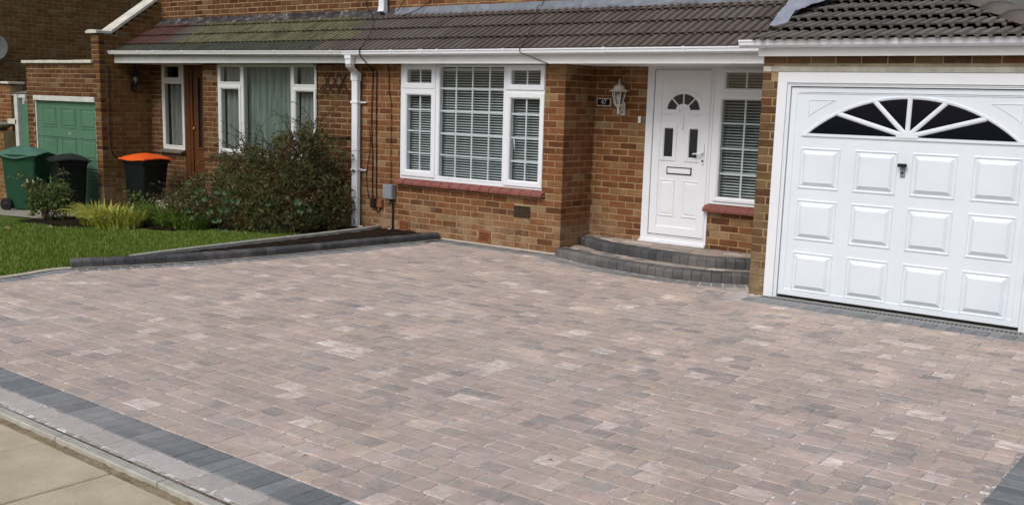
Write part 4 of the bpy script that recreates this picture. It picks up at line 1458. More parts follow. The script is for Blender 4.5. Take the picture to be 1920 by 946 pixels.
hub = [(p[0], yd - 0.019, p[1]) for p in ring] + [(gc + (p[0] - gc) * 1.06, yd + 0.001, gz - 0.006 + (p[1] - gz + 0.006) * 1.06) for p in ring]
sb.add(hub, [tuple(range(15))] + [(i, i + 1, 16 + i, 15 + i) for i in range(14)])
part("fan_hub", sb, GARAGE_WHITE, gd)
# moulded spandrel lines and top groove
for sx in (-1, 1):
    path = []
    for i in range(9):
        xo = 0.885 - 0.245 * i / 8
        path.append((gc + sx * xo, gz - (GR - GRZ) + math.sqrt((GR + 0.115) ** 2 - xo ** 2)))
    path = path + [(gc + sx * 0.885, path[-1][1])]
    b = B()
    nn = len(path)
    cx_, cz_ = sum(p[0] for p in path) / nn, sum(p[1] for p in path) / nn
    for f, yy in ((1.0, yd + 0.001), (0.985, yd - 0.005), (0.95, yd - 0.005), (0.93, yd - 0.0005)):
        for x, z in path:
            b.v.append((cx_ + (x - cx_) * f, yy, cz_ + (z - cz_) * f))
    b.f = [(r_ * nn + i, r_ * nn + (i + 1) % nn, (r_ + 1) * nn + (i + 1) % nn, (r_ + 1) * nn + i) for r_ in range(3) for i in range(nn)]
    part("spandrel_moulding", b, GARAGE_WHITE, gd)
b = B().cbox(2.975, 4.89, yd - 0.006, yd + 0.001, 1.868, 1.876, 0.002)
part("top_moulding", b, GARAGE_WHITE, gd)
hb = part("garage_handle", B().cbox(3.918, 3.958, yd - 0.014, yd + 0.002, 1.178, 1.272, 0.004), GREYBOX, gd)
b = B().cbox(3.900, 3.975, yd - 0.050, yd - 0.022, 1.262, 1.292, 0.006)
b.cbox(3.918, 3.958, yd - 0.030, yd - 0.012, 1.262, 1.285, 0.003)
part("handle_grip", b, BLACK, hb)
part("lock", B().lathe([(0.010, yd - 0.020), (0.010, yd - 0.012)], (3.938, 0, 1.215), 10, 'y'), BLACK, hb)

# ------------------------------------------------------------------ roofs
PH = R(30.0)
PHG = R(16.5)


def tile_mesh(name, mat, w=0.2, L=0.375, rolls=2, h=0.025, th=0.018):
    pts = []
    p = w / rolls
    for r_ in range(rolls):
        o = r_ * p
        pts += [(o + 0.002, 0.0), (o + 0.014, h), (o + p * 0.68, h + 0.002), (o + p * 0.80, 0.002)]
    pts.append((w + 0.012, 0.0))
    n = len(pts)
    b = B()
    lift = 0.033
    th = 0.014
    for s_, dz in ((0.0, lift), (L, 0.0)):
        for x, z in pts:
            b.v.append((x, s_, z + dz))
    for s_, dz in ((0.0, lift), (L, 0.0)):
        for x, z in pts:
            b.v.append((x, s_ + (0.004 if s_ == 0 else 0), z + dz - th))
    b.f = [(i, i + 1, n + i + 1, n + i) for i in range(n - 1)]
    b.f += [(2 * n + i, 3 * n + i, 3 * n + i + 1, 2 * n + i + 1) for i in range(n - 1)]
    b.f += [(i, 2 * n + i, 2 * n + i + 1, i + 1) for i in range(n - 1)]
    b.f += [(0, n, 3 * n, 2 * n), (n - 1, 3 * n - 1, 4 * n - 1, 2 * n - 1)]
    me = b.mesh(name, mat)
    bm = bmesh.new()
    bm.from_mesh(me)
    bmesh.ops.recalc_face_normals(bm, faces=bm.faces)
    bm.to_mesh(me)
    bm.free()
    return me


TB = tile_mesh("roof_tile", TILE_BROWN)
TG = tile_mesh("roof_tile", TILE_GREY)
TR = tile_mesh("roof_tile", TILE_RED)
TM = tile_mesh("roof_tile", TILE_MOSS)
TE = tile_mesh("roof_tile", TILE_EAVE)
rt = random.Random(21)


def lay_tiles(parent, xs, gauge, rows_, ph, y0, z0, pick, keep=None):
    w_ = wpos(parent)
    for r_ in range(rows_):
        s_ = gauge * r_
        for x in xs:
            y, z = y0 + s_ * math.cos(ph), z0 + s_ * math.sin(ph)
            if keep and not keep(x + 0.1, y, r_):
                continue
            put("roof_tile", pick(x, r_), parent, (x - w_.x + rt.uniform(-0.0015, 0.0015), y - w_.y, z - w_.z + rt.uniform(-0.002, 0.002)), (ph + rt.uniform(-0.004, 0.004), rt.uniform(-0.004, 0.004), rt.uniform(-0.004, 0.004)))


EZ = 2.296     # height of the tile bed at the eaves
deck = B().add([(-3.305, -0.20, EZ - 0.02), (2.62, -0.20, EZ - 0.02), (2.62, 0.72, EZ - 0.02 + 0.92 * math.tan(PH)), (-3.305, 0.72, EZ - 0.02 + 0.92 * math.tan(PH))], [(0, 1, 2, 3)])
deck.add([(-3.305, -0.20, EZ - 0.045), (2.62, -0.20, EZ - 0.045), (2.62, 0.72, EZ - 0.045 + 0.92 * math.tan(PH)), (-3.305, 0.72, EZ - 0.045 + 0.92 * math.tan(PH))], [(3, 2, 1, 0)])
roof = part("porch_roof", deck, UNDERLAY, house)
lay_tiles(roof, [-3.305 + 0.2 * i for i in range(30)], 0.305, 4, PH, -0.262, EZ - 0.033, lambda x, r_: TB, lambda x, y, r_: x < 2.60)
GEZ = 2.325
hipx = lambda y: 5.10 - (y + 0.82) * 0.70
gdeck = B().add([(2.62, -0.78, GEZ - 0.02), (5.06, -0.78, GEZ - 0.02), (hipx(2.6), 2.6, GEZ - 0.02 + 3.38 * math.tan(PHG)), (2.62, 2.6, GEZ - 0.02 + 3.38 * math.tan(PHG))], [(0, 1, 2, 3)])
groof = part("garage_roof", gdeck, UNDERLAY, house)
lay_tiles(groof, [2.60 + 0.2 * i for i in range(13)], 0.41, 8, PHG, -0.835, GEZ - 0.036, lambda x, r_: TG, lambda x, y, r_: x < hipx(y + 0.2) + 0.06 and y < 2.4)
# verge end of the garage roof and its hip
b = B().add([(2.62, -0.76, GEZ - 0.05), (2.62, 2.6, GEZ - 0.05 + 3.36 * math.tan(PHG)), (2.62, 2.6, 2.2), (2.62, -0.2, 2.2)], [(0, 1, 2, 3)])
part("verge_board", b, LEAD_BRIGHT, groof)
zh = lambda y: GEZ + (y + 0.80) * math.tan(PHG)
b = B().add([(5.14, -0.84, GEZ - 0.03), (5.62, -0.84, GEZ - 0.03), (5.62, 2.6, GEZ - 0.03), (hipx(2.6), 2.6, zh(2.6))], [(0, 1, 2, 3)])
part("hip_slope", b, LEAD, groof)
y = -0.86
while y < 2.4:
    y2 = y + 0.36
    b = B()
    for yy, lift in ((y, 0.030), (y2 + 0.03, 0.008)):
        x, z = hipx(yy), zh(yy)
        for i in range(7):
            a = math.pi * i / 6
            b.v.append((x + 0.125 * math.cos(a), yy + 0.085 * math.cos(a), z - 0.02 + lift + 0.075 * math.sin(a)))
    b.f = [(i, i + 1, 8 + i, 7 + i) for i in range(6)] + [tuple(range(7)), tuple(range(7, 14))]
    part("hip_tile", b, TILE_BROWN, groof, True)
    y = y2
# lead flashing against the upper wall, in lengths
x = -3.30
while x < 2.55:
    L = min(1.5, 2.59 - x)
    b = B()
    k = 14
    for i in range(k + 1):
        xx = x + (L + 0.02) * i / k
        wv = 0.006 * math.sin(xx * 31) + 0.004 * math.sin(xx * 13)
        yA = 0.580 + wv
        b.v += [(xx, yA, 2.806 + wv * 0.5), (xx, 0.640, 2.838), (xx, 0.668, 2.862), (xx, 0.673, 2.915 + 0.004 * math.sin(xx * 5)), (xx, 0.690, 2.918)]
    b.f = [(i * 5 + q, (i + 1) * 5 + q, (i + 1) * 5 + q + 1, i * 5 + q + 1) for i in range(k) for q in range(4)]
    part("flashing", b, LEAD, roof, True)
    x += L
# crumpled lead where the two roofs meet
b = B()
nu, nv = 14, 18
rl = random.Random(8)
for i in range(nu + 1):
    for k in range(nv + 1):
        u, v = i / nu, k / nv
        yy = 0.02 + 0.62 * v
        x0 = 2.36 - 0.04 * v
        x1 = 2.66 + 0.26 * max(0, v - 0.35) ** 1.1
        xx = x0 + (x1 - x0) * u
        za = EZ + (yy + 0.22) * math.tan(PH) + 0.022
        zb = GEZ + (yy + 0.80) * math.tan(PHG) + 0.030
        t_ = min(1, max(0, (xx - 2.5) / 0.16))
        t_ = t_ * t_ * (3 - 2 * t_)
        zz = max(za, zb) * 0.0 + za * (1 - t_) + max(zb, za) * t_ + 0.046
        b.v.append((xx + rl.uniform(-.006, .006), yy + rl.uniform(-.006, .006) - (0.03 * math.sin(u * 9) if k == 0 else 0), zz + rl.uniform(0, 0.014)))
b.f = [(i * (nv + 1) + k, (i + 1) * (nv + 1) + k, (i + 1) * (nv + 1) + k + 1, i * (nv + 1) + k + 1) for i in range(nu) for k in range(nv)]
part("lead_valley", b, LEAD_BRIGHT, groof, True)

# ------------------------------------------------------------------ fascia, soffit, gutter
GPROF = [(-0.006, 0.0), (-0.006, -0.050), (-0.030, -0.066), (-0.074, -0.066), (-0.100, -0.048), (-0.104, -0.018), (-0.112, -0.016), (-0.112, -0.001), (-0.101, -0.001), (-0.096, -0.042), (-0.072, -0.060), (-0.032, -0.060), (-0.012, -0.046), (-0.012, 0.0)]


def gutter(root, x0, x1, y, za, zb, joints, mat):
    b = B()
    n = len(GPROF)
    for x, z in ((x0, za), (x1, zb)):
        b.v += [(x, y + p[0], z + p[1]) for p in GPROF]
    b.f = [(i, (i + 1) % n, n + (i + 1) % n, n + i) for i in range(n)]
    for o in (0, n):
        b.f.append(tuple(o + i for i in (0, 1, 2, 3, 4, 5, 6, 7)))
    gt = part("gutter", b, mat, root)
    for x, w, kind_ in joints:
        z = za + (zb - za) * (x - x0) / (x1 - x0)
        c = B()
        g = 0.006 if kind_ == "gutter_union" else 0.004
        P = [(-0.004, 0.006), (-0.004, -0.052), (-0.028, -0.066 - g), (-0.076, -0.066 - g), (-0.104 - g, -0.050), (-0.110 - g, -0.018), (-0.114 - g, -0.016), (-0.114 - g, 0.005), (-0.100, 0.005), (-0.099, -0.001), (-0.112, -0.0005), (-0.112, -0.0155), (-0.104, -0.0175), (-0.1, -0.0475), (-0.074, -0.0655), (-0.030, -0.0655), (-0.0065, -0.05), (-0.0065, 0.006)]
        m = len(P)
        for xx in (x - w / 2, x + w / 2):
            c.v += [(xx, y + p[0], z + p[1]) for p in P]
        c.f = [(i, (i + 1) % m, m + (i + 1) % m, m + i) for i in range(m)]
        c.f += [(i, i + 1, m - 2 - i, m - 1 - i) for i in range(m // 2 - 1)] + [(m + i, m + i + 1, m + m - 2 - i, m + m - 1 - i) for i in range(m // 2 - 1)]
        part(kind_, c, mat, gt)
    return gt


GB, GU = "gutter_bracket", "gutter_union"
part("fascia", B().cbox(-3.303, 2.617, -0.192, -0.170, 2.142, 2.292, 0.002), FASCIA, house)
part("soffit", B().box(-3.303, 2.615, -0.169, 0.02, 2.146, 2.156).box(0.002, 2.615, 0.0201, 0.62, 2.1465, 2.1565), FASCIA, house)
gutter(house, -3.303, 2.47, -0.194, 2.300, 2.303, [(-2.42, 0.03, GB), (-1.93, 0.075, GU), (-1.66, 0.03, GB), (-0.66, 0.03, GB), (0.68, 0.03, GB), (1.62, 0.03, GB)], UPVC)
part("fascia", B().cbox(2.60, 5.5, -0.690, -0.668, 2.182, 2.318, 0.002).cbox(2.6, 2.622, -0.6675, 0.0, 2.183, 2.317, 0.002), FASCIA, house)
part("soffit", B().box(2.622, 5.5, -0.667, -0.59, 2.186, 2.196), FASCIA, house)
gutter(house, 2.45, 5.55, -0.692, 2.322, 2.319, [(2.645, 0.05, GU), (2.735, 0.03, GB), (3.86, 0.035, GB)], UPVC)
part("gutter_outlet", B().cbox(2.47, 2.60, -0.285, -0.205, 2.245, 2.300, 0.006).cbox(2.478, 2.555, -0.288, -0.21, 2.222, 2.236, 0.003), UPVC_OLD, house)

# rainwater pipe between the two houses
dp = part("downpipe", B().cbox(-3.332, -3.226, -0.098, -0.030, 0.03, 2.02, 0.008), UPVC, house)
b = B()
q0, q1 = (-3.20, -0.245), (-3.279, -0.064)
prof = [(-0.048, -0.033), (0.048, -0.033), (0.048, 0.033), (-0.048, 0.033)]
path = [(-3.205, -0.245, 2.235), (-3.205, -0.245, 2.135), (-3.225, -0.215, 2.095), (-3.268, -0.09, 2.035), (-3.279, -0.064, 1.985)]
for p in path:
    b.v += [(p[0] + a[0], p[1] + a[1], p[2]) for a in prof]
b.f = [(i * 4 + k, i * 4 + (k + 1) % 4, i * 4 + 4 + (k + 1) % 4, i * 4 + 4 + k) for i in range(4) for k in range(4)] + [(3, 2, 1, 0), (16, 17, 18, 19)]
part("pipe_offset", b, UPVC, dp)
part("pipe_socket", B().cbox(-3.340, -3.218, -0.103, -0.025, 1.93, 2.03, 0.004).cbox(-3.262, -3.148, -0.288, -0.202, 2.195, 2.25, 0.004), UPVC, dp)
for z in (1.655, 0.78):
    part("pipe_clip", B().cbox(-3.342, -3.216, -0.106, 0.0, z - 0.015, z + 0.015, 0.003).box(-3.216, -3.13, -0.03, 0.002, z - 0.007, z + 0.007), UPVC, dp)
up = part("upper_downpipe", B().cbox(-3.528, -3.425, 0.575, 0.655, 2.90, 5.0, 0.008), UPVC, house)
b = B()
path = [(-3.4765, 0.615, 2.93), (-3.4765, 0.610, 2.875), (-3.4765, 0.585, 2.835)]
for p, s_ in zip(path, (1, 1, 1)):
    b.v += [(p[0] + a[0] * 1.12, p[1] + a[1] * 1.2, p[2] + (0.03 if a[1] < 0 and p is path[-1] else 0)) for a in prof]
b.f = [(i * 4 + k, i * 4 + (k + 1) % 4, i * 4 + 4 + (k + 1) % 4, i * 4 + 4 + k) for i in range(2) for k in range(4)] + [(3, 2, 1, 0)]
part("pipe_shoe", b, UPVC, up)
# ================================================================== neighbour's house
nb = thing("brick_house", "older neighbouring brick house with mossy lean-to roof, brown front door and green garage door", "house", (-6.5, 0.3, 0.0))
MORTAR_NB = mat_noise("tan_mortar", (0.21, 0.145, 0.075), (0.36, 0.26, 0.15), 6, 0.95, 0.5, 120)
wall(nb, "front_wall", (-6.655, 0), 0, 3.349, -0.3, 2.20, [(0.340, 2.535, 0.79, 2.3)], mats="neighbour_brick", mortar=MORTAR_NB, quoin0=0)
wall(nb, "porch_wall", (-8.70, 0.45), 0, 0.90, -0.4, 2.20, [(0.292, 0.95, 0.745, 2.3)], mats="neighbour_brick", mortar=MORTAR_DARK, anchor=0.0)
wall(nb, "pier_return_wall", (-6.655, 0.45), -math.pi / 2, 0.45, -0.3, 2.20, [], mats="neighbour_brick", mortar=MORTAR_NB, quoin1=1)
slope_holes = []
for k in range(12):
    z = 2.60 + 0.075 * k
    slope_holes.append((-0.1, 0.22 + (z + 0.06 - 2.60) / math.tan(R(35)), z, z + 0.075))
wall(nb, "garage_side_wall", (-8.70, -0.45), math.pi / 2, 1.13, -0.5, 3.35, slope_holes, mats="dark_brick", mortar=MORTAR_DARK, quoin0=1)
wall(nb, "garage_front_wall", (-11.02, -0.45), 0, 2.32, -0.5, 2.60, [(0.215, 2.145, -0.6, 1.605), (-0.1, 2.10, 2.132, 2.7)], mats="neighbour_brick", mortar=MORTAR_NB, quoin1=0)
wall(nb, "upper_wall", (-9.05, 0.68), 0, 5.74, 2.78, 5.2, [], mats="neighbour_brick", anchor=0.03)
part("lintel", B().cbox(-10.80, -8.878, -0.462, -0.30, 1.517, 1.602, 0.006), OFFWHITE, nb)
roompart(nb, -6.6, -3.4, 0.20, 2.6, 0.0, 2.32)
roompart(nb, -8.68, -7.0, 0.66, 3.4, 0.0, 2.32)
# green garage door
gg = part("garage_door", B().box(-10.765, -8.915, -0.40, -0.36, -0.34, 1.516), GREEN_PAINT, nb)
pb = B().ringprof(0, 0.445, 0, 0.33, [(0, 0.001), (0.0, -0.005), (0.010, -0.008), (0.016, 0.000), (0.035, 0.0005), (0.042, -0.007), (0.06, -0.010)])
bm = bmesh.new()
me = pb.mesh("door_panel", GREEN_PAINT)
bm.from_mesh(me)
bmesh.ops.recalc_face_normals(bm, faces=bm.faces)
bm.to_mesh(me)
bm.free()
for zi in (1.078, 0.578, 0.010):
    for xi in (-10.62, -10.005, -9.39):
        w_ = wpos(gg)
        put("door_panel", me, gg, (xi - w_.x, -0.402 - w_.y, zi - w_.z))
for z in (0.45, 0.40, 0.93):
    part("door_rail", B().cbox(-10.76, -8.92, -0.412, -0.399, z - 0.008, z + 0.008, 0.002), GREEN_PAINT, gg)
part("door_trim", B().cbox(-10.80, -10.768, -0.43, -0.36, -0.4, 1.516, 0.004), OFFWHITE, nb)
part("door_trim", B().cbox(-8.912, -8.880, -0.43, -0.36, -0.4, 1.516, 0.004), OFFWHITE, nb)


def text_obj(body, size, loc, rot, mat, parent=None, name="lettering", ext=0.0006, sx=1.0):
    cu = bpy.data.curves.new(name, 'FONT')
    cu.body = body
    cu.size = size
    cu.extrude = ext
    cu.align_x = 'CENTER'
    cu.align_y = 'CENTER'
    tmp = bpy.data.objects.new(name, cu)
    COL.objects.link(tmp)
    dg = bpy.context.evaluated_depsgraph_get()
    me = bpy.data.meshes.new_from_object(tmp.evaluated_get(dg))
    me.name = name
    bpy.data.objects.remove(tmp)
    me.materials.clear()
    me.materials.append(mat)
    for v in me.vertices:
        v.co.x *= sx
    w_ = wpos(parent) if parent else Vector((0, 0, 0))
    o = put(name, me, parent, Vector(loc) - w_, rot)
    return o


text_obj("14", 0.085, (-9.77, -0.404, 0.99), (R(90), 0, 0), OFFWHITE, gg, "door_number", sx=1.1)
b = B().tube([(-9.62, -0.404, 0.60), (-9.60, -0.405, 0.63), (-9.63, -0.405, 0.66), (-9.66, -0.405, 0.64), (-9.63, -0.405, 0.60), (-9.61, -0.405, 0.57), (-9.64, -0.405, 0.55)], 0.003, 4)
part("scratch_mark", b, BIN_GREEN, gg)
# copings
for i in range(4):
    x0, x1 = -11.075 + 0.551 * i, -11.075 + 0.551 * (i + 1) - 0.006
    part("coping", B().cbox(x0, x1, -0.495, -0.20, 2.134, 2.182 + 0.004 * (i % 2), 0.006), COPING, nb)
part("coping", B().prism([(-8.99, 2.600), (-8.665, 2.600), (-8.665, 2.640), (-8.80, 2.655), (-8.93, 2.652), (-8.99, 2.625)], -0.50, -0.24, 'y'), COPING, nb)
ss = math.tan(R(35))
for ya, yb in ((-0.238, 0.165), (0.17, 0.60)):
    b = B()
    for y in (ya, yb):
        z = 2.615 + (y + 0.24) * ss
        b.v += [(-8.99, y, z - 0.01), (-8.665, y, z - 0.01), (-8.665, y, z + 0.040), (-8.83, y, z + 0.056), (-8.99, y, z + 0.040)]
    b.f = [(i, (i + 1) % 5, 5 + (i + 1) % 5, 5 + i) for i in range(5)] + [(4, 3, 2, 1, 0), (5, 6, 7, 8, 9)]
    part("coping", b, COPING, nb)
b = B()
b.v = [(-8.95, -0.20, 2.13), (-8.95, 0.68, 2.13), (-8.95, 0.68, 3.18), (-8.95, -0.20, 2.62), (-11.0, -0.2, 2.12), (-11.0, 5, 2.12), (-8.95, 5, 2.12)]
b.f = [(0, 1, 2, 3), (0, 4, 5, 6)]
part("garage_flat_roof", b, UNDERLAY, nb)
# windows and brown door
window(nb, (-6.318, -4.118, 0.835, 2.150), 0.020, [
    (-6.245, -5.785, 1.893, 2.105, 0, [], []),
    (-6.232, -5.822, 0.915, 1.782, 0.055, [], []),
    (-5.705, -4.672, 0.885, 2.105, 0, [], []),
    (-4.602, -4.185, 1.875, 2.105, 0, [], []),
    (-4.565, -4.196, 0.915, 1.770, 0.05, [], [])], UPVC_OLD)
part("window_sill", B().prism([(-0.05, 0.785), (-0.05, 0.80), (0.03, 0.834), (0.03, 0.785)], -6.35, -4.09), mat_noise("concrete_sill", (0.10, 0.085, 0.065), (0.16, 0.14, 0.11), 9, 0.9, 0.3), nb)
window(nb, (-8.408, -7.806, 0.800, 2.19), 0.462, [(-8.325, -7.93, 1.957, 2.127, 0.05, [], []), (-8.335, -7.865, 0.868, 1.852, 0, [], [])], UPVC_OLD, name="porch_window")
part("window_sill", B().prism([(0.375, 0.745), (0.375, 0.762), (0.47, 0.80), (0.47, 0.745)], -8.45, -7.80), mat_noise("sill_slate", (0.09, 0.075, 0.065), (0.14, 0.12, 0.10), 9, 0.8, 0.3), nb)
bd = part("front_door", plate(B(), -7.80, -6.70, -0.05, 2.17, [(-7.60, -6.76, 0.0, 2.12)], 0.475, 0.08), WOOD, nb)
part("leaf", plate(B(), -7.598, -6.762, 0.0, 2.118, [(-7.475, -7.375, 0.86, 1.95), (-7.23, -7.13, 0.86, 1.95), (-6.98, -6.88, 0.86, 1.95)], 0.495, 0.045), WOOD, bd)
for x0 in (-7.475, -7.23, -6.98):
    part("pane", B().box(x0 - 0.003, x0 + 0.103, 0.520, 0.524, 0.857, 1.953), GLASS_OBSC, bd)
    part("panel_moulding", B().ringprof(x0 - 0.035, x0 + 0.135, 0.825, 1.985, [(0, 0.496), (0.0, 0.486), (0.014, 0.482), (0.034, 0.490), (0.036, 0.52)], cap=False), WOOD, bd)
for z0 in (0.60, 0.15):
    for x0 in (-7.53, -7.13):
        part("panel", B().ringprof(x0, x0 + 0.33, z0, z0 + 0.20 if z0 > 0.5 else z0 + 0.38, [(0, 0.496), (0.0, 0.486), (0.012, 0.484), (0.022, 0.492), (0.05, 0.486)]), WOOD, bd)
part("mullion", B().cbox(-7.70, -7.665, 0.462, 0.478, -0.04, 2.16, 0.004), WOOD, bd)
part("door_knob", B().lathe([(0.012, 0.488), (0.022, 0.470), (0.020, 0.458), (0.008, 0.452)], (-7.56, 0, 1.16), 10, 'y'), mat_noise("brass", (0.35, 0.22, 0.06), (0.45, 0.30, 0.09), 9, 0.4, 0), bd)
part("porch_step", B().cbox(-7.95, -6.60, -0.10, 0.44, -0.40, 0.02, 0.008).cbox(-7.85, -6.62, -0.42, -0.105, -0.40, -0.12, 0.008), CONCRETE, nb)

# roof
nroof = part("porch_roof", B().add([(-8.695, -0.20, EZ - 0.02), (-3.307, -0.20, EZ - 0.02), (-3.307, 0.72, EZ - 0.02 + 0.92 * math.tan(PH)), (-8.695, 0.72, EZ - 0.02 + 0.92 * math.tan(PH))], [(0, 1, 2, 3)])
             .add([(-8.695, -0.20, EZ - 0.045), (-3.307, -0.20, EZ - 0.045), (-3.307, 0.72, EZ - 0.045 + 0.92 * math.tan(PH)), (-8.695, 0.72, EZ - 0.045 + 0.92 * math.tan(PH))], [(3, 2, 1, 0)]), UNDERLAY, nb)


def nb_pick(x, r_):
    if x > -3.55 - 0.12 * r_:
        return TB
    if r_ == 0:
        return TE if x < -3.9 else TB
    if x < -7.45 + 0.05 * r_:
        return TR if x < -7.8 else TB
    return TM


lay_tiles(nroof, [-8.70 + 0.2 * i for i in range(27)], 0.305, 4, PH, -0.262, EZ - 0.033, nb_pick)
x = -8.69
while x < -3.35:
    L = min(1.4, -3.31 - x)
    b = B()
    k = 22
    rl = random.Random(int(x * 100))
    for i in range(k + 1):
        xx = x + (L + 0.01) * i / k
        wv = rl.uniform(-0.02, 0.02)
        b.v += [(xx, 0.565 + wv, 2.800 + wv * 0.6), (xx, 0.63, 2.842 + rl.uniform(0, 0.01)), (xx, 0.668, 2.868), (xx, 0.676, 2.905 + rl.uniform(-0.008, 0.008)), (xx, 0.69, 2.91)]
    b.f = [(i * 5 + q, (i + 1) * 5 + q, (i + 1) * 5 + q + 1, i * 5 + q + 1) for i in range(k) for q in range(4)]
    part("flashing", b, OLD_FLASH, nroof)
    x += L
part("fascia", B().cbox(-8.697, -3.306, -0.192, -0.170, 2.150, 2.300, 0.002), UPVC_OLD, nb)
part("soffit", B().box(-8.697, -3.306, -0.169, 0.02, 2.152, 2.162).box(-8.697, -6.66, 0.0201, 0.47, 2.1525, 2.1625), UPVC_OLD, nb)
gutter(nb, -8.80, -3.306, -0.194, 2.338, 2.302, [(-8.55, 0.03, GB), (-7.85, 0.03, GB), (-7.45, 0.07, GU), (-6.72, 0.03, GB), (-5.72, 0.03, GB), (-4.62, 0.03, GB), (-3.50, 0.03, GB)], UPVC_OLD)


# curtains
def curtain(x0, x1, z0, z1, y, mat, label, folds, seed):
    rc = random.Random(seed)
    b = B()
    nx_, nz_ = int(folds * 8), 10
    ph = [rc.uniform(0, 6.28) for _ in range(4)]
    for k in range(nz_ + 1):
        v = k / nz_
        for i in range(nx_ + 1):
            u = i / nx_
            a = 0.036 * math.sin(2 * math.pi * folds * u + ph[0] + 0.5 * math.sin(5 * u + ph[1]) + 0.6 * v * math.sin(7 * u + ph[3])) + 0.010 * math.sin(2 * math.pi * folds * 2.3 * u + ph[2])
            b.v.append((x0 + (x1 - x0) * u, y + a * (0.6 + 0.4 * (1 - v)), z0 + (z1 - z0) * v))
    b.f = [(k * (nx_ + 1) + i, k * (nx_ + 1) + i + 1, (k + 1) * (nx_ + 1) + i + 1, (k + 1) * (nx_ + 1) + i) for k in range(nz_) for i in range(nx_)]
    return solo("curtain", b, mat, label, "curtain", ((x0 + x1) / 2, y, z0), "net curtains in the neighbour's windows", True)


curtain(-6.28, -5.74, 0.86, 2.13, 0.14, CURTAIN_PALE, "grey net curtain behind the left light of the neighbour's window", 4, 1)
curtain(-5.72, -4.66, 0.86, 2.13, 0.14, CURTAIN, "wide green tinted net curtain in the middle of the neighbour's window", 8, 2)
curtain(-4.62, -4.16, 0.86, 2.13, 0.14, CURTAIN_PALE, "dim net curtain behind the right light above the shrub", 4, 3)
curtain(-8.34, -7.84, 0.82, 1.90, 0.58, CURTAIN_PALE, "pale net curtain in the tall narrow window by the brown door", 4, 4)

# ================================================================== house further left
fh = thing("brick_house", "dark brown brick gable wall of the house behind the neighbour's garage", "house", (-13.3, 0.5, -0.4))
wall(fh, "gable_wall", (-13.2, -1.6), math.pi / 2, 9.0, -0.4, 6.0, [], mats="dark_brick", mortar=MORTAR_DARK, anchor=0.07)
wall(fh, "side_pier", (-12.55, -0.30), 0, 0.66, -0.4, 1.78, [], mats="brick", anchor=0.05)
part("coping", B().cbox(-12.60, -11.85, -0.35, -0.05, 1.782, 1.822, 0.006), COPING, fh)
part("lean_to_fascia", B().cbox(-11.75, -11.03, -0.32, -0.29, 1.432, 1.545, 0.003), OFFWHITE, fh)
part("lean_to_gutter", B().cbox(-11.75, -11.03, -0.36, -0.30, 1.575, 1.605, 0.006), GREYBOX, fh)
part("lean_to_roof", B().add([(-11.75, -0.36, 1.62), (-11.03, -0.36, 1.62), (-11.03, 1.6, 2.0), (-11.75, 1.6, 2.0)], [(0, 1, 2, 3)]), TILE_GREY, fh)
wall(fh, "passage_wall", (-11.75, 0.25), 0, 0.72, -0.4, 1.60, [], mats="dark_brick", mortar=MORTAR_DARK)
gw = thing("garden_wall", "low brick wall with pale stone coping at the far left edge", "wall", (-12.0, -0.5, -0.35))
wall(gw, "wall_body", (-12.6, -0.62), 0, 1.02, -0.4, 0.96, [], mats="dark_brick", mortar=MORTAR_DARK)
part("coping", B().prism([(-12.62, 0.962), (-11.95, 0.962), (-11.66, 1.075), (-11.66, 1.12), (-11.97, 1.005), (-12.62, 1.0)], -0.66, -0.38, 'y'), COPING, gw)
part("coping", B().cbox(-11.655, -11.33, -0.50, -0.30, 1.085, 1.175, 0.008), COPING, gw)
b = B()
for i in range(25):
    for k in range(7):
        x = -11.68 + 0.34 * i / 24
        b.v.append((x, -0.36 + 0.03 * math.sin(i * 1.5) + 0.012 * math.sin(k + i), -0.2 + 1.18 * k / 6))
b.f = [(i * 7 + k, (i + 1) * 7 + k, (i + 1) * 7 + k + 1, i * 7 + k + 1) for i in range(24) for k in range(6)]
solo("plastic_sheet", b, BLUE_SHEET, "dark blue streaked sheet hanging beside the white gate post", "sheet", (-11.5, -0.36, -0.2), None, True)
gp = thing("gate_post", "white painted post with short arm left of the green side panel", "gate post", (-11.33, -0.45, -0.3))
part("post", B().cbox(-11.385, -11.275, -0.50, -0.40, -0.35, 1.60, 0.006), OFFWHITE, gp)
part("arm", B().cbox(-11.275, -11.03, -0.48, -0.42, 1.545, 1.605, 0.005), OFFWHITE, gp)
sp = thing("side_gate", "narrow green boarded panel between white post and garage brickwork", "gate", (-11.1, -0.42, -0.3))
for i in range(2):
    part("board", B().cbox(-11.27 + 0.118 * i, -11.155 + 0.118 * i, -0.44, -0.41, -0.33, 1.44, 0.004), GREEN_PAINT, sp)
sd = thing("satellite_dish", "grey satellite dish on the dark gable wall at the left edge", "satellite dish", (-13.1, 0.15, 2.43))
b = B()
m_, n_ = 7, 24
ctr = Vector((-13.0, 0.02, 2.43))
ax = Vector((0.72, -0.66, 0.22)).normalized()
u_ = Vector((0, 0, 1)).cross(ax).normalized()
v_ = ax.cross(u_)
for back in (0, 1):
    for r_ in range(m_ + 1):
        q = 0.23 * r_ / m_
        for k in range(n_):
            a = 2 * math.pi * k / n_
            b.v.append(tuple(ctr + u_ * (q * math.cos(a)) + v_ * (q * 1.08 * math.sin(a)) + ax * (0.9 * q * q - 0.006 * back)))
L_ = (m_ + 1) * n_
for o in (0, L_):
    b.f += [(o + r_ * n_ + k, o + r_ * n_ + (k + 1) % n_, o + (r_ + 1) * n_ + (k + 1) % n_, o + (r_ + 1) * n_ + k) for r_ in range(m_) for k in range(n_)]
b.f += [(m_ * n_ + k, m_ * n_ + (k + 1) % n_, L_ + m_ * n_ + (k + 1) % n_, L_ + m_ * n_ + k) for k in range(n_)]
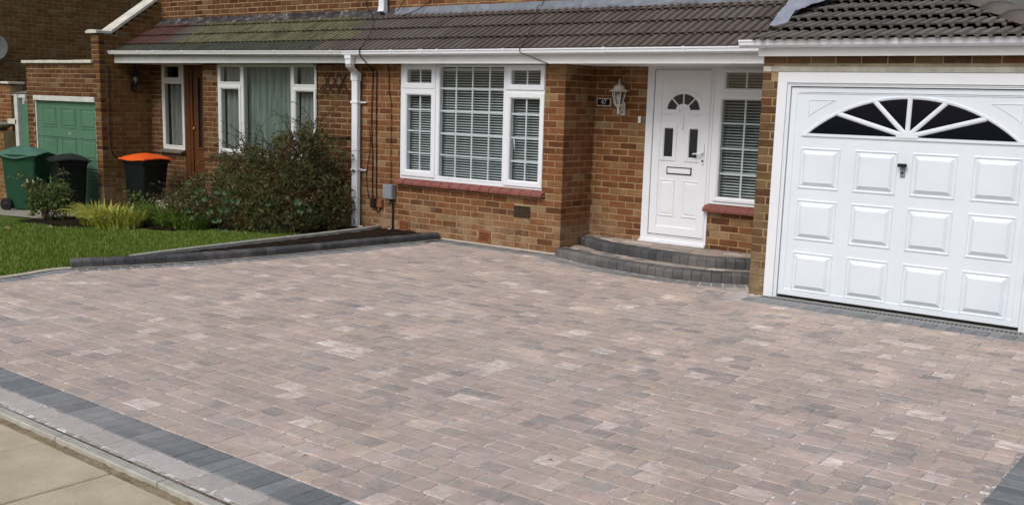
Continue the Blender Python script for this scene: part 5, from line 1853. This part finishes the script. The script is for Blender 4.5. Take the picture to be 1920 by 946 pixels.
part("dish", b, mat_noise("dish_grey", (0.085, 0.095, 0.09), (0.11, 0.12, 0.115), 8, 0.6, 0), sd, True)
part("bracket", B().tube([(-13.2, 0.25, 2.36), (-13.05, 0.24, 2.36), (-12.99, 0.22, 2.40)], 0.018, 8), GREYBOX, sd, True)
b = B().tube([tuple(ctr - v_ * 0.25), tuple(ctr - v_ * 0.20 + ax * 0.22)], 0.008, 6)
part("feed_arm", b, GREYBOX, sd)
part("feed_horn", B().tube([tuple(ctr - v_ * 0.20 + ax * 0.22), tuple(ctr - v_ * 0.15 + ax * 0.20)], 0.022, 8), BLACK, sd)


# ================================================================== things fixed to the walls
def lantern(loc, mat, label, glass, sx=1.0, nrm=(0, -1), hgt=1.0):
    t = thing("wall_lantern", label, "lamp", loc)
    x, y, z = loc        # wall point at the foot of the bracket
    nx_, ny_ = nrm
    cx_, cy_ = x + nx_ * 0.115, y + ny_ * 0.115
    zb = z + 0.12
    hx = []
    part("backplate", B().cbox(x - (0.03 if nx_ == 0 else 0) + min(0, nx_ * 0.028), x + (0.03 if nx_ == 0 else 0) + max(0, nx_ * 0.028), y - (0.03 if ny_ == 0 else 0) + min(0, ny_ * 0.028), y + (0.03 if ny_ == 0 else 0) + max(0, ny_ * 0.028), z, z + 0.15, 0.006), mat, t)
    arm = B().tube([(x + nx_ * 0.02, y + ny_ * 0.02, z + 0.04), (x + nx_ * 0.07, y + ny_ * 0.07, z + 0.03), (cx_, cy_, z + 0.05), (cx_, cy_, zb - 0.02)], [0.013, 0.013, 0.014, 0.012], 8)
    part("arm", arm, mat, t, True)
    part("base_cup", B().lathe([(0.005, zb - 0.075), (0.012, zb - 0.06), (0.010, zb - 0.045), (0.02, zb - 0.03), (0.046, zb - 0.012), (0.048, zb)], (cx_, cy_, 0), 6, phase=0.3), mat, t)
    part("finial_drop", B().lathe([(0.004, zb - 0.115), (0.012, zb - 0.095), (0.007, zb - 0.072)], (cx_, cy_, 0), 8), mat, t)
    r0, r1, H = 0.045, 0.078, 0.145
    for k in range(6):
        a, a2 = 0.3 + k * math.pi / 3, 0.3 + (k + 1) * math.pi / 3
        p0 = (cx_ + r0 * math.cos(a), cy_ + r0 * math.sin(a), zb)
        p1 = (cx_ + r1 * math.cos(a), cy_ + r1 * math.sin(a), zb + H)
        q0 = (cx_ + r0 * math.cos(a2), cy_ + r0 * math.sin(a2), zb)
        q1 = (cx_ + r1 * math.cos(a2), cy_ + r1 * math.sin(a2), zb + H)
        part("rib", B().tube([p0, p1], 0.0058, 5), mat, t)
        part("pane", B().add([p0, q0, q1, p1], [(0, 1, 2, 3)]), glass, t)
    part("bulb", B().lathe([(0.012, zb + 0.0), (0.013, zb + 0.03), (0.027, zb + 0.06), (0.029, zb + 0.08), (0.018, zb + 0.105), (0.004, zb + 0.115)], (cx_, cy_, 0), 10), LAMP_WHITE, t, True)
    part("roof", B().lathe([(0.112, zb + H), (0.114, zb + H + 0.008), (0.078, zb + H + 0.022), (0.070, zb + H + 0.030), (0.055, zb + H + 0.058), (0.028, zb + H + 0.075), (0.012, zb + H + 0.080)], (cx_, cy_, 0), 12), mat, t)
    part("finial", B().lathe([(0.012, zb + H + 0.078), (0.014, zb + H + 0.09), (0.007, zb + H + 0.10), (0.009, zb + H + 0.115), (0.003, zb + H + 0.145)], (cx_, cy_, 0), 8), mat, t)
    return t


lantern((0.402, 0.597, 1.602), LAMP_WHITE, "white hexagonal coach lantern on the brick wall left of the white door", GLASS)
lantern((-8.697, 0.10, 1.72), BLACK, "black coach lantern in the dark porch of the neighbouring house", GLASS, nrm=(1, 0))

pl = thing("number_plate", "small black house number plate reading 47 beside the white lantern", "house number", (0.135, 0.594, 1.745))
part("plate_border", B().cbox(0.040, 0.232, 0.586, 0.5955, 1.700, 1.790, 0.004), LAMP_WHITE, pl)
part("plate_face", B().cbox(0.050, 0.222, 0.5845, 0.5862, 1.710, 1.780, 0.0005), BLACKGLOSS, pl)
text_obj("47", 0.078, (0.137, 0.5840, 1.744), (R(90), 0, 0), LAMP_WHITE, pl, "number", sx=0.95)
dbell = thing("doorbell", "small cream doorbell push on the bricks left of the white door", "doorbell", (0.625, 0.594, 1.56))
part("bell_body", B().cbox(0.608, 0.643, 0.578, 0.596, 1.523, 1.600, 0.005), UPVC, dbell)
part("bell_push", B().lathe([(0.008, 0.574), (0.009, 0.579)], (0.6255, 0, 1.555), 10, 'y'), LAMP_WHITE, dbell)

mb = thing("meter_box", "grey plastic cable box on the bricks left of the red sill", "meter box", (-2.685, -0.01, 0.44))
part("box_body", B().cbox(-2.770, -2.602, -0.075, -0.001, 0.440, 0.628, 0.006), GREYBOX, mb)
part("box_lid", B().cbox(-2.764, -2.608, -0.083, -0.0755, 0.446, 0.622, 0.003), GREYBOX, mb)
part("gland", B().lathe([(0.012, 0.395), (0.014, 0.41), (0.016, 0.4405)], (-2.70, -0.035, 0), 8), GREYBOX, mb)
jb = thing("junction_box", "small terracotta coloured junction box low on the wall by the downpipe", "junction box", (-2.865, -0.005, 0.32))
part("box_body", B().cbox(-2.906, -2.826, -0.040, -0.001, 0.312, 0.420, 0.006), TERRACOTTA, jb)
part("box_lid", B().cbox(-2.900, -2.832, -0.045, -0.0405, 0.318, 0.414, 0.002), TERRACOTTA, jb)
jb2 = thing("junction_box", "small dark junction box beside the terracotta coloured one", "junction box", (-3.0, -0.005, 0.33))
part("box_body", B().cbox(-3.04, -2.965, -0.038, -0.001, 0.30, 0.425, 0.006), CABLE, jb2)
part("box_lid", B().cbox(-3.034, -2.971, -0.043, -0.0385, 0.306, 0.419, 0.002), CABLE, jb2)


def cable(pts, r, label, seed=1):
    rc = random.Random(seed)
    P = catmull([Vector(p) for p in pts], 0.08)
    P = [(p.x + rc.uniform(-0.003, 0.003), p.y, p.z) for p in P]
    b = B().tube(P, r, 5)
    return solo("cable", b, CABLE, label, "cable", tuple(pts[-1]), "cables clipped to the front walls", True)


cable([(-2.955, -0.30, 2.335), (-2.955, -0.315, 2.25), (-2.95, -0.2, 2.15), (-3.03, -0.06, 2.105), (-3.015, -0.015, 2.07), (-3.03, -0.014, 1.75), (-3.04, -0.014, 1.40), (-3.02, -0.014, 1.0), (-3.02, -0.014, 0.60), (-3.01, -0.014, 0.42)], 0.0075, "left of two dark cables running down beside the white downpipe to the dark box", 1)
cable([(-3.015, -0.016, 2.085), (-2.965, -0.015, 2.065), (-2.95, -0.014, 2.0), (-2.955, -0.014, 1.5), (-2.95, -0.014, 0.95), (-2.94, -0.014, 0.43), (-2.93, -0.014, 0.33), (-2.95, -0.014, 0.27), (-2.90, -0.014, 0.25), (-2.87, -0.014, 0.312)], 0.0075, "right of two dark cables running down to the terracotta coloured box", 2)
cable([(-2.74, -0.05, 2.145), (-2.735, -0.014, 2.11), (-2.725, -0.014, 1.80), (-2.685, -0.014, 1.66), (-2.685, -0.014, 1.2), (-2.68, -0.014, 0.63)], 0.005, "thin dark cable from the eaves to the grey box left of the window", 3)
cable([(-2.635, -0.03, 0.44), (-2.637, -0.02, 0.3), (-2.64, -0.02, 0.03)], 0.012, "thick dark cable from the grey box down into the soil", 4)
cable([(-3.09, -0.014, 1.35), (-3.06, -0.014, 1.2), (-3.085, -0.014, 0.95), (-3.13, -0.014, 0.75), (-3.12, -0.014, 0.55), (-3.08, -0.014, 0.42)], 0.005, "thin loose wire looping down the bricks next to the downpipe", 5)
cable([(-3.80, 0.672, 4.2), (-3.83, 0.668, 3.2), (-3.84, 0.668, 2.95), (-3.62, 0.55, 2.83), (-3.25, 0.2, 2.63), (-2.99, -0.2, 2.39), (-2.955, -0.31, 2.31)], 0.005, "dark cable crossing the tiles from the upper wall to the gutter over the downpipe", 6)
cable([(-0.72, 0.668, 4.0), (-0.80, 0.66, 2.98), (-0.86, 0.60, 2.86), (-0.62, 0.2, 2.64), (-0.42, -0.2, 2.40), (-0.415, -0.315, 2.295), (-0.40, -0.312, 2.25), (-0.33, -0.24, 2.22), (-0.10, -0.20, 2.14)], 0.0045, "thin dark cable crossing the brown tiles above the front window", 7)
cable([(-3.1, 0.662, 3.3), (-3.14, 0.66, 3.0), (-3.2, 0.60, 2.86)], 0.006, "short dark wire on the upper wall right of the high downpipe", 8)
cable([(-2.62, 0.668, 3.01), (-2.70, 0.662, 2.96), (-2.85, 0.60, 2.86), (-2.98, 0.45, 2.78)], 0.006, "short drooping wire on the flashing right of the high downpipe", 9)
cable([(-8.69, -0.30, 2.1), (-8.69, -0.31, 1.2), (-8.69, -0.30, 0.78), (-8.69, -0.22, 0.66), (-8.69, 0.1, 0.67), (-8.69, 0.43, 0.72), (-8.5, 0.435, 0.72)], 0.008, "dark cable down the neighbour's dark porch wall above the orange lidded bin", 10)
cable([(-4.085, -0.10, 2.15), (-4.09, -0.014, 2.05), (-4.09, -0.014, 1.5), (-4.09, -0.014, 0.6)], 0.005, "dark cable at the right side of the neighbour's front window", 11)

tr_ = thing("wall_trellis", "folded brown wooden trellis hanging on the neighbour's bricks above the shrub", "trellis", (-3.76, -0.03, 1.85))
for i in range(3):
    x0 = -3.97 + 0.15 * i
    part("slat", B().tube([(x0, -0.022, 1.80), (x0 + 0.17, -0.022, 2.03)], 0.009, 4), OLDWOOD, tr_)
    part("slat", B().tube([(x0 + 0.19, -0.040, 1.80), (x0 + 0.03, -0.040, 2.03)], 0.009, 4), OLDWOOD, tr_)
for i in range(16):
    a = random.Random(i)
    x0 = -3.99 + 0.47 * a.random()
    part("twig", B().tube([(x0, -0.05, 1.80 + a.uniform(-0.02, 0.03)), (x0 + a.uniform(-0.1, 0.1), -0.06, 1.82 + a.uniform(-0.09, 0.06)), (x0 + a.uniform(-0.16, 0.16), -0.055, 1.81 + a.uniform(-0.07, 0.03))], 0.006, 4), OLDWOOD, tr_)
wb = thing("wooden_batten", "short dark rotten batten on the bricks under the trellis", "batten", (-3.68, -0.02, 1.18))
part("batten", B().tube([(-3.95, -0.02, 1.19), (-3.8, -0.025, 1.175), (-3.6, -0.025, 1.185), (-3.45, -0.02, 1.20)], [0.008, 0.014, 0.016, 0.009], 5), OLDWOOD, wb)


# ================================================================== wheeled bins
def wheelie(loc, rot, label, mat, lidmat, h=0.90, w=0.50, d=0.55, warp=0.0, wheels=True):
    t = thing("wheelie_bin", label, "wheelie bin", loc, "wheelie bins in the neighbour's front garden")
    t.rotation_euler = (0, 0, rot)

    def lp(name, b, m, smooth=False):
        me = b.mesh(name, m, (0, 0, 0), smooth)
        bm = bmesh.new()
        bm.from_mesh(me)
        bmesh.ops.recalc_face_normals(bm, faces=bm.faces)
        bm.to_mesh(me)
        bm.free()
        return put(name, me, t)
    b = B()

    def rr_(w_, d_, z, yo=0.0, r=0.05):
        out = []
        for cx_, cy_, a0 in ((w_ / 2 - r, d_ / 2 - r, 0), (-w_ / 2 + r, d_ / 2 - r, 90), (-w_ / 2 + r, -d_ / 2 + r, 180), (w_ / 2 - r, -d_ / 2 + r, 270)):
            for k in range(4):
                a = R(a0 + 30 * k)
                out.append((cx_ + r * math.cos(a), cy_ + r * math.sin(a) + yo, z))
        return out
    prof = [(0.74, 0.70, 0.03, 0.02), (0.78, 0.74, 0.10, 0.02), (0.90, 0.90, h * 0.80, 0.0), (0.93, 0.93, h * 0.86, 0.0), (1.0, 1.0, h * 0.88, 0.0), (1.0, 1.0, h * 0.93, 0.0)]
    for a, c_, z, yo in prof:
        b.v += rr_(w * a, d * c_, z, yo)
    n = 16
    b.f = [(r_ * n + k, r_ * n + (k + 1) % n, (r_ + 1) * n + (k + 1) % n, (r_ + 1) * n + k) for r_ in range(len(prof) - 1) for k in range(n)] + [tuple(range(n))[::-1]]
    o = lp("body", b, mat)
    auto_smooth(o, 50)
    rb = B()
    for x in (-0.28 * w, 0.28 * w):
        rb.cbox(x - 0.012, x + 0.012, -d * 0.455, -d * 0.40, h * 0.25, h * 0.76, 0.004)
    b = B()
    g_ = 9
    for k in range(g_ + 1):
        for i in range(g_ + 1):
            u, v = i / g_ - 0.5, k / g_ - 0.5
            e = max(abs(u), abs(v)) * 2
            z = h * 0.945 + 0.05 * (1 - e ** 3) + warp * (0.035 * math.sin(5.2 * u + 1.0) + 0.03 * math.sin(6 * v + 4 * u))
            b.v.append((u * w * 1.07, v * d * 1.10 - 0.01, z))
    N = len(b.v)
    b.v += [(x, y, z - 0.018) for x, y, z in b.v]
    q = g_ + 1
    b.f = [(k * q + i, k * q + i + 1, (k + 1) * q + i + 1, (k + 1) * q + i) for k in range(g_) for i in range(g_)]
    b.f += [tuple(N + j for j in f[::-1]) for f in b.f]
    rim = [i for i in range(q)] + [k * q + g_ for k in range(1, q)] + [g_ * q + i for i in range(g_ - 1, -1, -1)] + [k * q for k in range(g_ - 1, 0, -1)]
    b.f += [(rim[i], rim[(i + 1) % len(rim)], N + rim[(i + 1) % len(rim)], N + rim[i]) for i in range(len(rim))]
    auto_smooth(lp("lid", b, lidmat), 50)
    b = B().tube([(-w * 0.40, d * 0.50, h * 0.90), (-w * 0.40, d * 0.60, h * 0.915), (w * 0.40, d * 0.60, h * 0.915), (w * 0.40, d * 0.50, h * 0.90)], 0.014, 8)
    lp("handle_bar", b, mat, True)
    if wheels:
        lp("axle", B().lathe([(0.012, -w * 0.42), (0.012, w * 0.42)], (0, d * 0.36, 0.10), 8, 'x'), BLACK)
        for sx in (-1, 1):
            x0 = sx * w * 0.45
            b = B().lathe([(0.045, x0 - 0.018), (0.085, x0 - 0.028), (0.10, x0 - 0.022), (0.104, x0), (0.10, x0 + 0.022), (0.085, x0 + 0.028), (0.045, x0 + 0.018)], (0, d * 0.36, 0.10), 20, 'x')
            wh = lp("wheel", b, RUBBER, True)
            hb_ = B().lathe([(0.012, x0 + sx * 0.034), (0.046, x0 + sx * 0.022), (0.046, x0 - sx * 0.02)], (0, d * 0.36, 0.10), 12, 'x')
            hub_me = hb_.mesh("hub", BLACK)
            put("hub", hub_me, wh)
    return t


wheelie((-9.75, -1.15, -0.232), R(118), "green wheelie bin with a warped pale green lid on the path", BIN_GREEN, BIN_GREEN_LID, 0.97, 0.52, 0.66, 1.0)
wheelie((-9.02, -0.86, -0.225), R(75), "black wheelie bin with ridged lid in front of the green garage door", BIN_BLACK, BLACK, 0.90, 0.50, 0.60, 0.5)
wheelie((-8.02, -0.12, -0.20), R(95), "black wheelie bin with a bright orange lid by the porch", BIN_BLACK, BIN_ORANGE, 0.93, 0.52, 0.58, 0.35, False)


# ================================================================== plants
def leafquad(b, p, n_, t, L, W, fold=0.25):
    """one leaf: a folded diamond of four faces"""
    s_ = n_.cross(t).normalized()
    b.add([p, p + t * L * 0.5 + s_ * W * 0.5 + n_ * L * fold * 0.3, p + t * L - n_ * L * fold * 0.3, p + t * L * 0.5 - s_ * W * 0.5 + n_ * L * fold * 0.3], [(0, 1, 2), (0, 2, 3)])


def rvec(r):
    while True:
        v = Vector((r.uniform(-1, 1), r.uniform(-1, 1), r.uniform(-1, 1)))
        if 0.05 < v.length < 1:
            return v.normalized()


def shrub(name, label, cat, base, blobs, count, leaf, lmat, seed, twigs=20, group=None, ground=None, stems=8, twl=0.5):
    r = random.Random(seed)
    t = thing(name, label, cat, base, group)
    fo = B()
    sp_ = []
    for i in range(count // 14):
        c, rad = r.choices(blobs, [b_[1].x * b_[1].y * b_[1].z for b_ in blobs])[0]
        d = rvec(r)
        q = r.random() ** 0.28
        p = Vector((c.x + d.x * rad.x * q, c.y + d.y * rad.y * q, c.z + d.z * rad.z * q))
        nz = mnoise.noise(p * 3.1 + Vector((seed, 0, 0)))
        if nz < -0.16 or p.z < zt(p.x) + 0.01:
            continue
        sp_.append((p, d))
    for p, d in sp_:
        g_ = (d + Vector((0, 0, 0.55)) + rvec(r) * 0.6).normalized()
        for k in range(14):
            pp = p + rvec(r) * r.random() * 0.075
            tt = (g_ + rvec(r) * 0.8).normalized()
            nn = tt.cross(rvec(r))
            if nn.length < 0.1:
                continue
            L = leaf * r.uniform(0.6, 1.35)
            leafquad(fo, pp, nn.normalized(), tt, L, L * 0.55)
    br = B()
    bz = Vector(base)
    for i in range(stems):
        c, rad = r.choice(blobs)
        tip = c + Vector((r.uniform(-.6, .6) * rad.x, r.uniform(-.6, .6) * rad.y, r.uniform(0.1, .8) * rad.z))
        st = Vector((c.x * 0.4 + bz.x * 0.6 + r.uniform(-.25, .25), c.y * 0.4 + bz.y * 0.6 + r.uniform(-.12, .12), zt(c.x) - 0.02))
        mid = (st + tip) / 2 + rvec(r) * 0.08
        bx = B().tube(catmull([st, mid, tip], 0.1), 0.011, 5)
        part("branch", bx, BARK, t, True)
    for i in range(twigs):
        c, rad = r.choice(blobs)
        d = rvec(r)
        d.z = abs(d.z)
        d.y = -abs(d.y) * 0.6
        p = c + Vector((d.x * rad.x, d.y * rad.y, d.z * rad.z)) * 0.8
        dirv = (d + Vector((0, 0, 0.7)) + rvec(r) * 0.3).normalized()
        pts = [p]
        for k in range(5):
            dirv = (dirv + Vector((d.x * 0.2, d.y * 0.2, -0.22)) + rvec(r) * 0.12).normalized()
            pts.append(pts[-1] + dirv * twl * r.uniform(0.12, 0.24))
        br.tube(pts, [0.004, 0.0035, 0.003, 0.0025, 0.002, 0.0015], 4)
        for a, c_ in zip(pts, pts[1:]):
            for k in range(4):
                pp = a.lerp(c_, r.random())
                tt = (rvec(r) + dirv * 0.5).normalized()
                leafquad(fo, pp, tt.orthogonal().normalized(), tt, leaf * r.uniform(0.6, 1.1), leaf * 0.5)
    part("foliage", fo, lmat, t, normals=False)
    if br.v:
        part("twigs", br, BARK, t, normals=False)
    return t


V = Vector
shrub("shrub", "large dark straggly shrub with reddish leaves filling the bed beside the downpipe", "shrub", (-4.3, -0.7, -0.04),
      [(V((-4.35, -0.72, 0.42)), V((0.85, 0.50, 0.60))), (V((-3.70, -0.50, 0.55)), V((0.46, 0.40, 0.66))), (V((-5.30, -0.75, 0.20)), V((0.65, 0.45, 0.46))), (V((-4.0, -0.55, 0.82)), V((0.55, 0.40, 0.42))),
       (V((-3.50, -0.45, 0.30)), V((0.34, 0.42, 0.45))), (V((-3.42, -0.35, 0.75)), V((0.24, 0.28, 0.40))), (V((-3.68, -0.40, 1.12)), V((0.22, 0.22, 0.30))), (V((-4.75, -0.62, 0.80)), V((0.40, 0.35, 0.25))), (V((-4.0, -0.85, 0.15)), V((0.75, 0.45, 0.32))), (V((-5.75, -0.7, 0.05)), V((0.40, 0.40, 0.32)))], 62000, 0.038, LEAF_SHRUB, 4, 190, None, None, 14, 0.55)


def bramble(label, base, n, seed):
    r = random.Random(seed)
    t = thing("bramble", label, "bramble", base)
    for q in range(n):
        p = Vector(base) + Vector((r.uniform(-.45, .45), r.uniform(-.12, .05), r.uniform(0.0, .55)))
        b = B()
        d = Vector((r.uniform(-.6, .6), -1, r.uniform(0.1, .8))).normalized()
        for k in range(3):
            a = (k - 1) * 1.1
            tt = (Vector((math.sin(a), -0.25, math.cos(a) * 0.8)) + rvec(r) * 0.35).normalized()
            L = r.uniform(0.06, 0.095)
            s_ = d.cross(tt).normalized()
            pts = [p, p + tt * L * 0.3 + s_ * L * 0.30, p + tt * L * 0.65 + s_ * L * 0.30, p + tt * L, p + tt * L * 0.65 - s_ * L * 0.30, p + tt * L * 0.3 - s_ * L * 0.30, p + tt * L * 0.5 - d * L * 0.10]
            b.add(pts, [(0, 1, 6), (1, 2, 6), (2, 3, 6), (3, 4, 6), (4, 5, 6), (5, 0, 6)])
        b.tube([p, p - Vector((0, -0.08, 0.12))], 0.0025, 4)
        part("leaf_spray", b, LEAF_BRAMBLE, t, normals=False)
    st = B()
    for i in range(5):
        st.tube(catmull([Vector(base) + V((r.uniform(-.3, .3), 0.1, -0.1)), Vector(base) + V((r.uniform(-.4, .4), -0.02, 0.3)), Vector(base) + V((r.uniform(-.5, .5), -0.03, 0.45))], 0.1), 0.004, 4)
    part("stems", st, BARK, t)
    return t


bramble("bright green bramble leaves in front of the dark shrub above the lawn", (-4.62, -1.32, 0.0), 20, 5)
bramble("small bramble spray at the foot of the shrub near the downpipe", (-3.55, -0.98, 0.02), 9, 6)


def strap_clump(name, label, cat, base, n, h, spread, mat, seed, group=None, w=0.011):
    r = random.Random(seed)
    b = B()
    for i in range(n):
        a = r.uniform(0, 6.283)
        q = r.random() ** 0.6 * spread * 0.55
        x, y = base[0] + q * math.cos(a), base[1] + q * math.sin(a) * 0.6
        L = h * r.uniform(0.65, 1.25)
        a2 = a + r.uniform(-0.7, 0.7)
        out = r.uniform(0.25, 0.95)
        wd = w * r.uniform(0.7, 1.3)
        px, py = -math.sin(a2) * wd, math.cos(a2) * wd
        seg = 5
        vs = []
        for k in range(seg + 1):
            u = k / seg
            rr_ = L * out * (u ** 1.4)
            z = base[2] + L * (u - 0.62 * out * u * u * u)
            ww = (1 - u ** 2.2) + 0.02
            vs += [(x + rr_ * math.cos(a2) + px * ww, y + rr_ * math.sin(a2) + py * ww, z), (x + rr_ * math.cos(a2) - px * ww, y + rr_ * math.sin(a2) - py * ww, z + 0.002)]
        b.add(vs, [(2 * k, 2 * k + 2, 2 * k + 3, 2 * k + 1) for k in range(seg)])
    return solo(name, b, mat, label, cat, base, group)


strap_clump("ornamental_grass", "golden yellow grass clump nearest the green garage door", "grass clump", (-6.50, -1.80, zt(-6.5)), 420, 0.34, 0.7, LEAF_GOLD, 1, "golden grasses along the lawn edge")
strap_clump("ornamental_grass", "golden yellow arching grass clump left of the green strap leaves", "grass clump", (-6.05, -1.85, zt(-6.05)), 520, 0.32, 0.8, LEAF_GOLD, 2, "golden grasses along the lawn edge")
strap_clump("strap_leaved_plant", "green strap leaved clump in front of the orange lidded bin", "plant", (-5.80, -1.25, zt(-5.8)), 420, 0.36, 0.7, LEAF_STRAP, 3)
strap_clump("strap_leaved_plant", "yellowing strap leaved clump left of the dark shrub", "plant", (-5.25, -1.32, zt(-5.2)), 320, 0.26, 0.8, LEAF_STRAP, 4)
shrub("rose_bush", "leggy rose bush in front of the black bin by the path", "rose bush", (-7.75, -1.85, zt(-7.75)),
      [(V((-7.78, -1.85, 0.06)), V((0.34, 0.25, 0.26))), (V((-7.62, -1.80, 0.22)), V((0.22, 0.18, 0.14))), (V((-8.12, -1.88, 0.24)), V((0.14, 0.10, 0.12)))], 2300, 0.050, LEAF_ROSE, 8, 12, None, None, 9, 0.4)
rr5 = random.Random(15)
for i, (x, z, lb) in enumerate(((-8.22, 0.37, "left"), (-8.05, 0.37, "right"))):
    b = B()
    for k in range(7):
        a = k * 0.9
        tt = V((math.cos(a), -0.4, math.sin(a))).normalized()
        leafquad(b, V((x, -1.93, z)), V((0, -1, 0)), tt, 0.04, 0.035)
    solo("rose_flower", b, PETAL, f"{lb} of two pale roses in front of the green bin", "flower", (x, -1.93, z))
for i, (x0, top, lb) in enumerate(((-7.50, 0.60, "tall thin rose shoot with a few leaves against the black bin"), (-7.72, 0.42, "shorter rose shoot with pale leaves left of the tall shoot"))):
    t = thing("rose_shoot", lb, "plant", (x0, -1.75, zt(x0)))
    pts = [V((x0, -1.75, zt(x0))), V((x0 + 0.02, -1.76, 0.25)), V((x0 - 0.01, -1.75, top))]
    part("stem", B().tube(catmull(pts, 0.08), 0.005, 5), BARK, t)
    b = B()
    for k in range(26):
        p = pts[1].lerp(pts[2], rr5.random()) + V((rr5.uniform(-.10, .10), rr5.uniform(-.04, .04), rr5.uniform(-.04, .04)))
        tt = (rvec(rr5) + V((0, -0.2, -0.2))).normalized()
        leafquad(b, p, tt.orthogonal().normalized(), tt, 0.075, 0.045)
    part("foliage", b, LEAF_ROSE, t, normals=False)
shrub("garden_plant", "small pale leaved plant in front of the orange lidded bin", "plant", (-6.75, -1.1, zt(-6.7)), [(V((-6.72, -1.1, 0.12)), V((0.20, 0.15, 0.10))), (V((-6.7, -1.1, -0.02)), V((0.12, 0.1, 0.1)))], 500, 0.055, LEAF_ROSE, 12, 3, None, None, 4, 0.2)
shrub("dry_plant", "dry brownish spent plant between the strap leaves and the shrub", "plant", (-5.85, -0.9, zt(-5.8)), [(V((-5.75, -1.0, 0.12)), V((0.40, 0.25, 0.25))), (V((-5.35, -1.2, 0.04)), V((0.40, 0.20, 0.20)))], 4200, 0.035, LEAF_DRY, 13, 26, None, None, 6, 0.4)
ivy = B()
ri = random.Random(31)
for i in range(90):
    z = ri.choice([0.12, 0.2, 0.28, 0.42, 0.55, 0.75, 0.95]) + ri.uniform(-0.04, 0.04)
    p = V((-3.30 + ri.uniform(-0.10, 0.09) * (1 if ri.random() < 0.5 else 0.6), -0.108 - ri.random() * 0.02, z))
    tt = (V((ri.uniform(-1, 1), -0.5, ri.uniform(-1, .4)))).normalized()
    leafquad(ivy, p, V((0, -1, 0.2)).normalized(), tt, 0.032, 0.026)
solo("ivy", ivy, LEAF_SHRUB, "small dark ivy sprigs clinging to the foot of the white downpipe", "ivy", (-3.30, -0.11, 0.03))
for i, (x, y, lb) in enumerate(((-4.12, -1.58, "pale fallen leaf on the grass in front of the dark shrub"), (-6.72, -3.05, "pale fallen leaf on the lawn at the far left edge of the picture"),
                                (-6.45, -2.62, "pale fallen leaf on the lawn in front of the golden grass"))):
    b = B()
    leafquad(b, V((x, y, zt(x) + 0.045)), V((0.1, -0.3, 1)).normalized(), V((1, 0.2, 0)).normalized(), 0.13, 0.08, 0.4)
    leafquad(b, V((x + 0.05, y - 0.02, zt(x) + 0.050)), V((0.3, -0.3, 1)).normalized(), V((-0.3, -1, 0.3)).normalized(), 0.09, 0.06, 0.4)
    solo("fallen_leaf", b, LEAF_BRAMBLE if i == 0 else LEAF_DRY, lb, "leaf", (x, y, zt(x) + 0.045))

# grey rendered house added beyond the garage to cover the sky past the hip
rh = thing("rendered_house", "added grey house wall covering the sky past the roof hip at top right", "house", (7.0, 9.0, -0.4))
RENDER_GREY = mat_noise("grey_render", (0.16, 0.16, 0.155), (0.21, 0.21, 0.205), 2, 0.95, 0.4, 60)
part("wall_body", B().box(2.7, 12.0, 8.0, 14.0, -0.4, 6.2), RENDER_GREY, rh)
part("roof", B().prism([(7.6, 6.21), (14.4, 6.21), (11.0, 8.6)], 2.5, 12.2), TILE_GREY, rh)

# twigs and leaf scraps blown on the drive
for i, (x, y, a, lb) in enumerate(((3.93, -5.62, 0.3, "dark scrap of dry leaf on the pale pavers in the middle of the drive"), (3.02, -6.36, 1.2, "curled dark twig on the pavers near the charcoal border"),
                                   (4.72, -4.10, 0.8, "tiny dry leaf scrap on the pavers in front of the garage"), (1.2, -2.6, 2.0, "small brown leaf scrap on the pavers facing the front window"))):
    b = B()
    b.tube([(x - 0.014 * math.cos(a), y - 0.014 * math.sin(a), 0.004), (x, y + 0.006, 0.007), (x + 0.016 * math.cos(a), y + 0.016 * math.sin(a), 0.005)], [0.001, 0.0015, 0.001], 5)
    leafquad(b, V((x, y, 0.006)), V((0.2, 0.1, 1)).normalized(), V((math.cos(a + 0.8), math.sin(a + 0.8), 0)), 0.018, 0.010, 0.5)
    solo("leaf_scrap", b, OLDWOOD, lb, "leaf scrap", (x, y, 0.004))
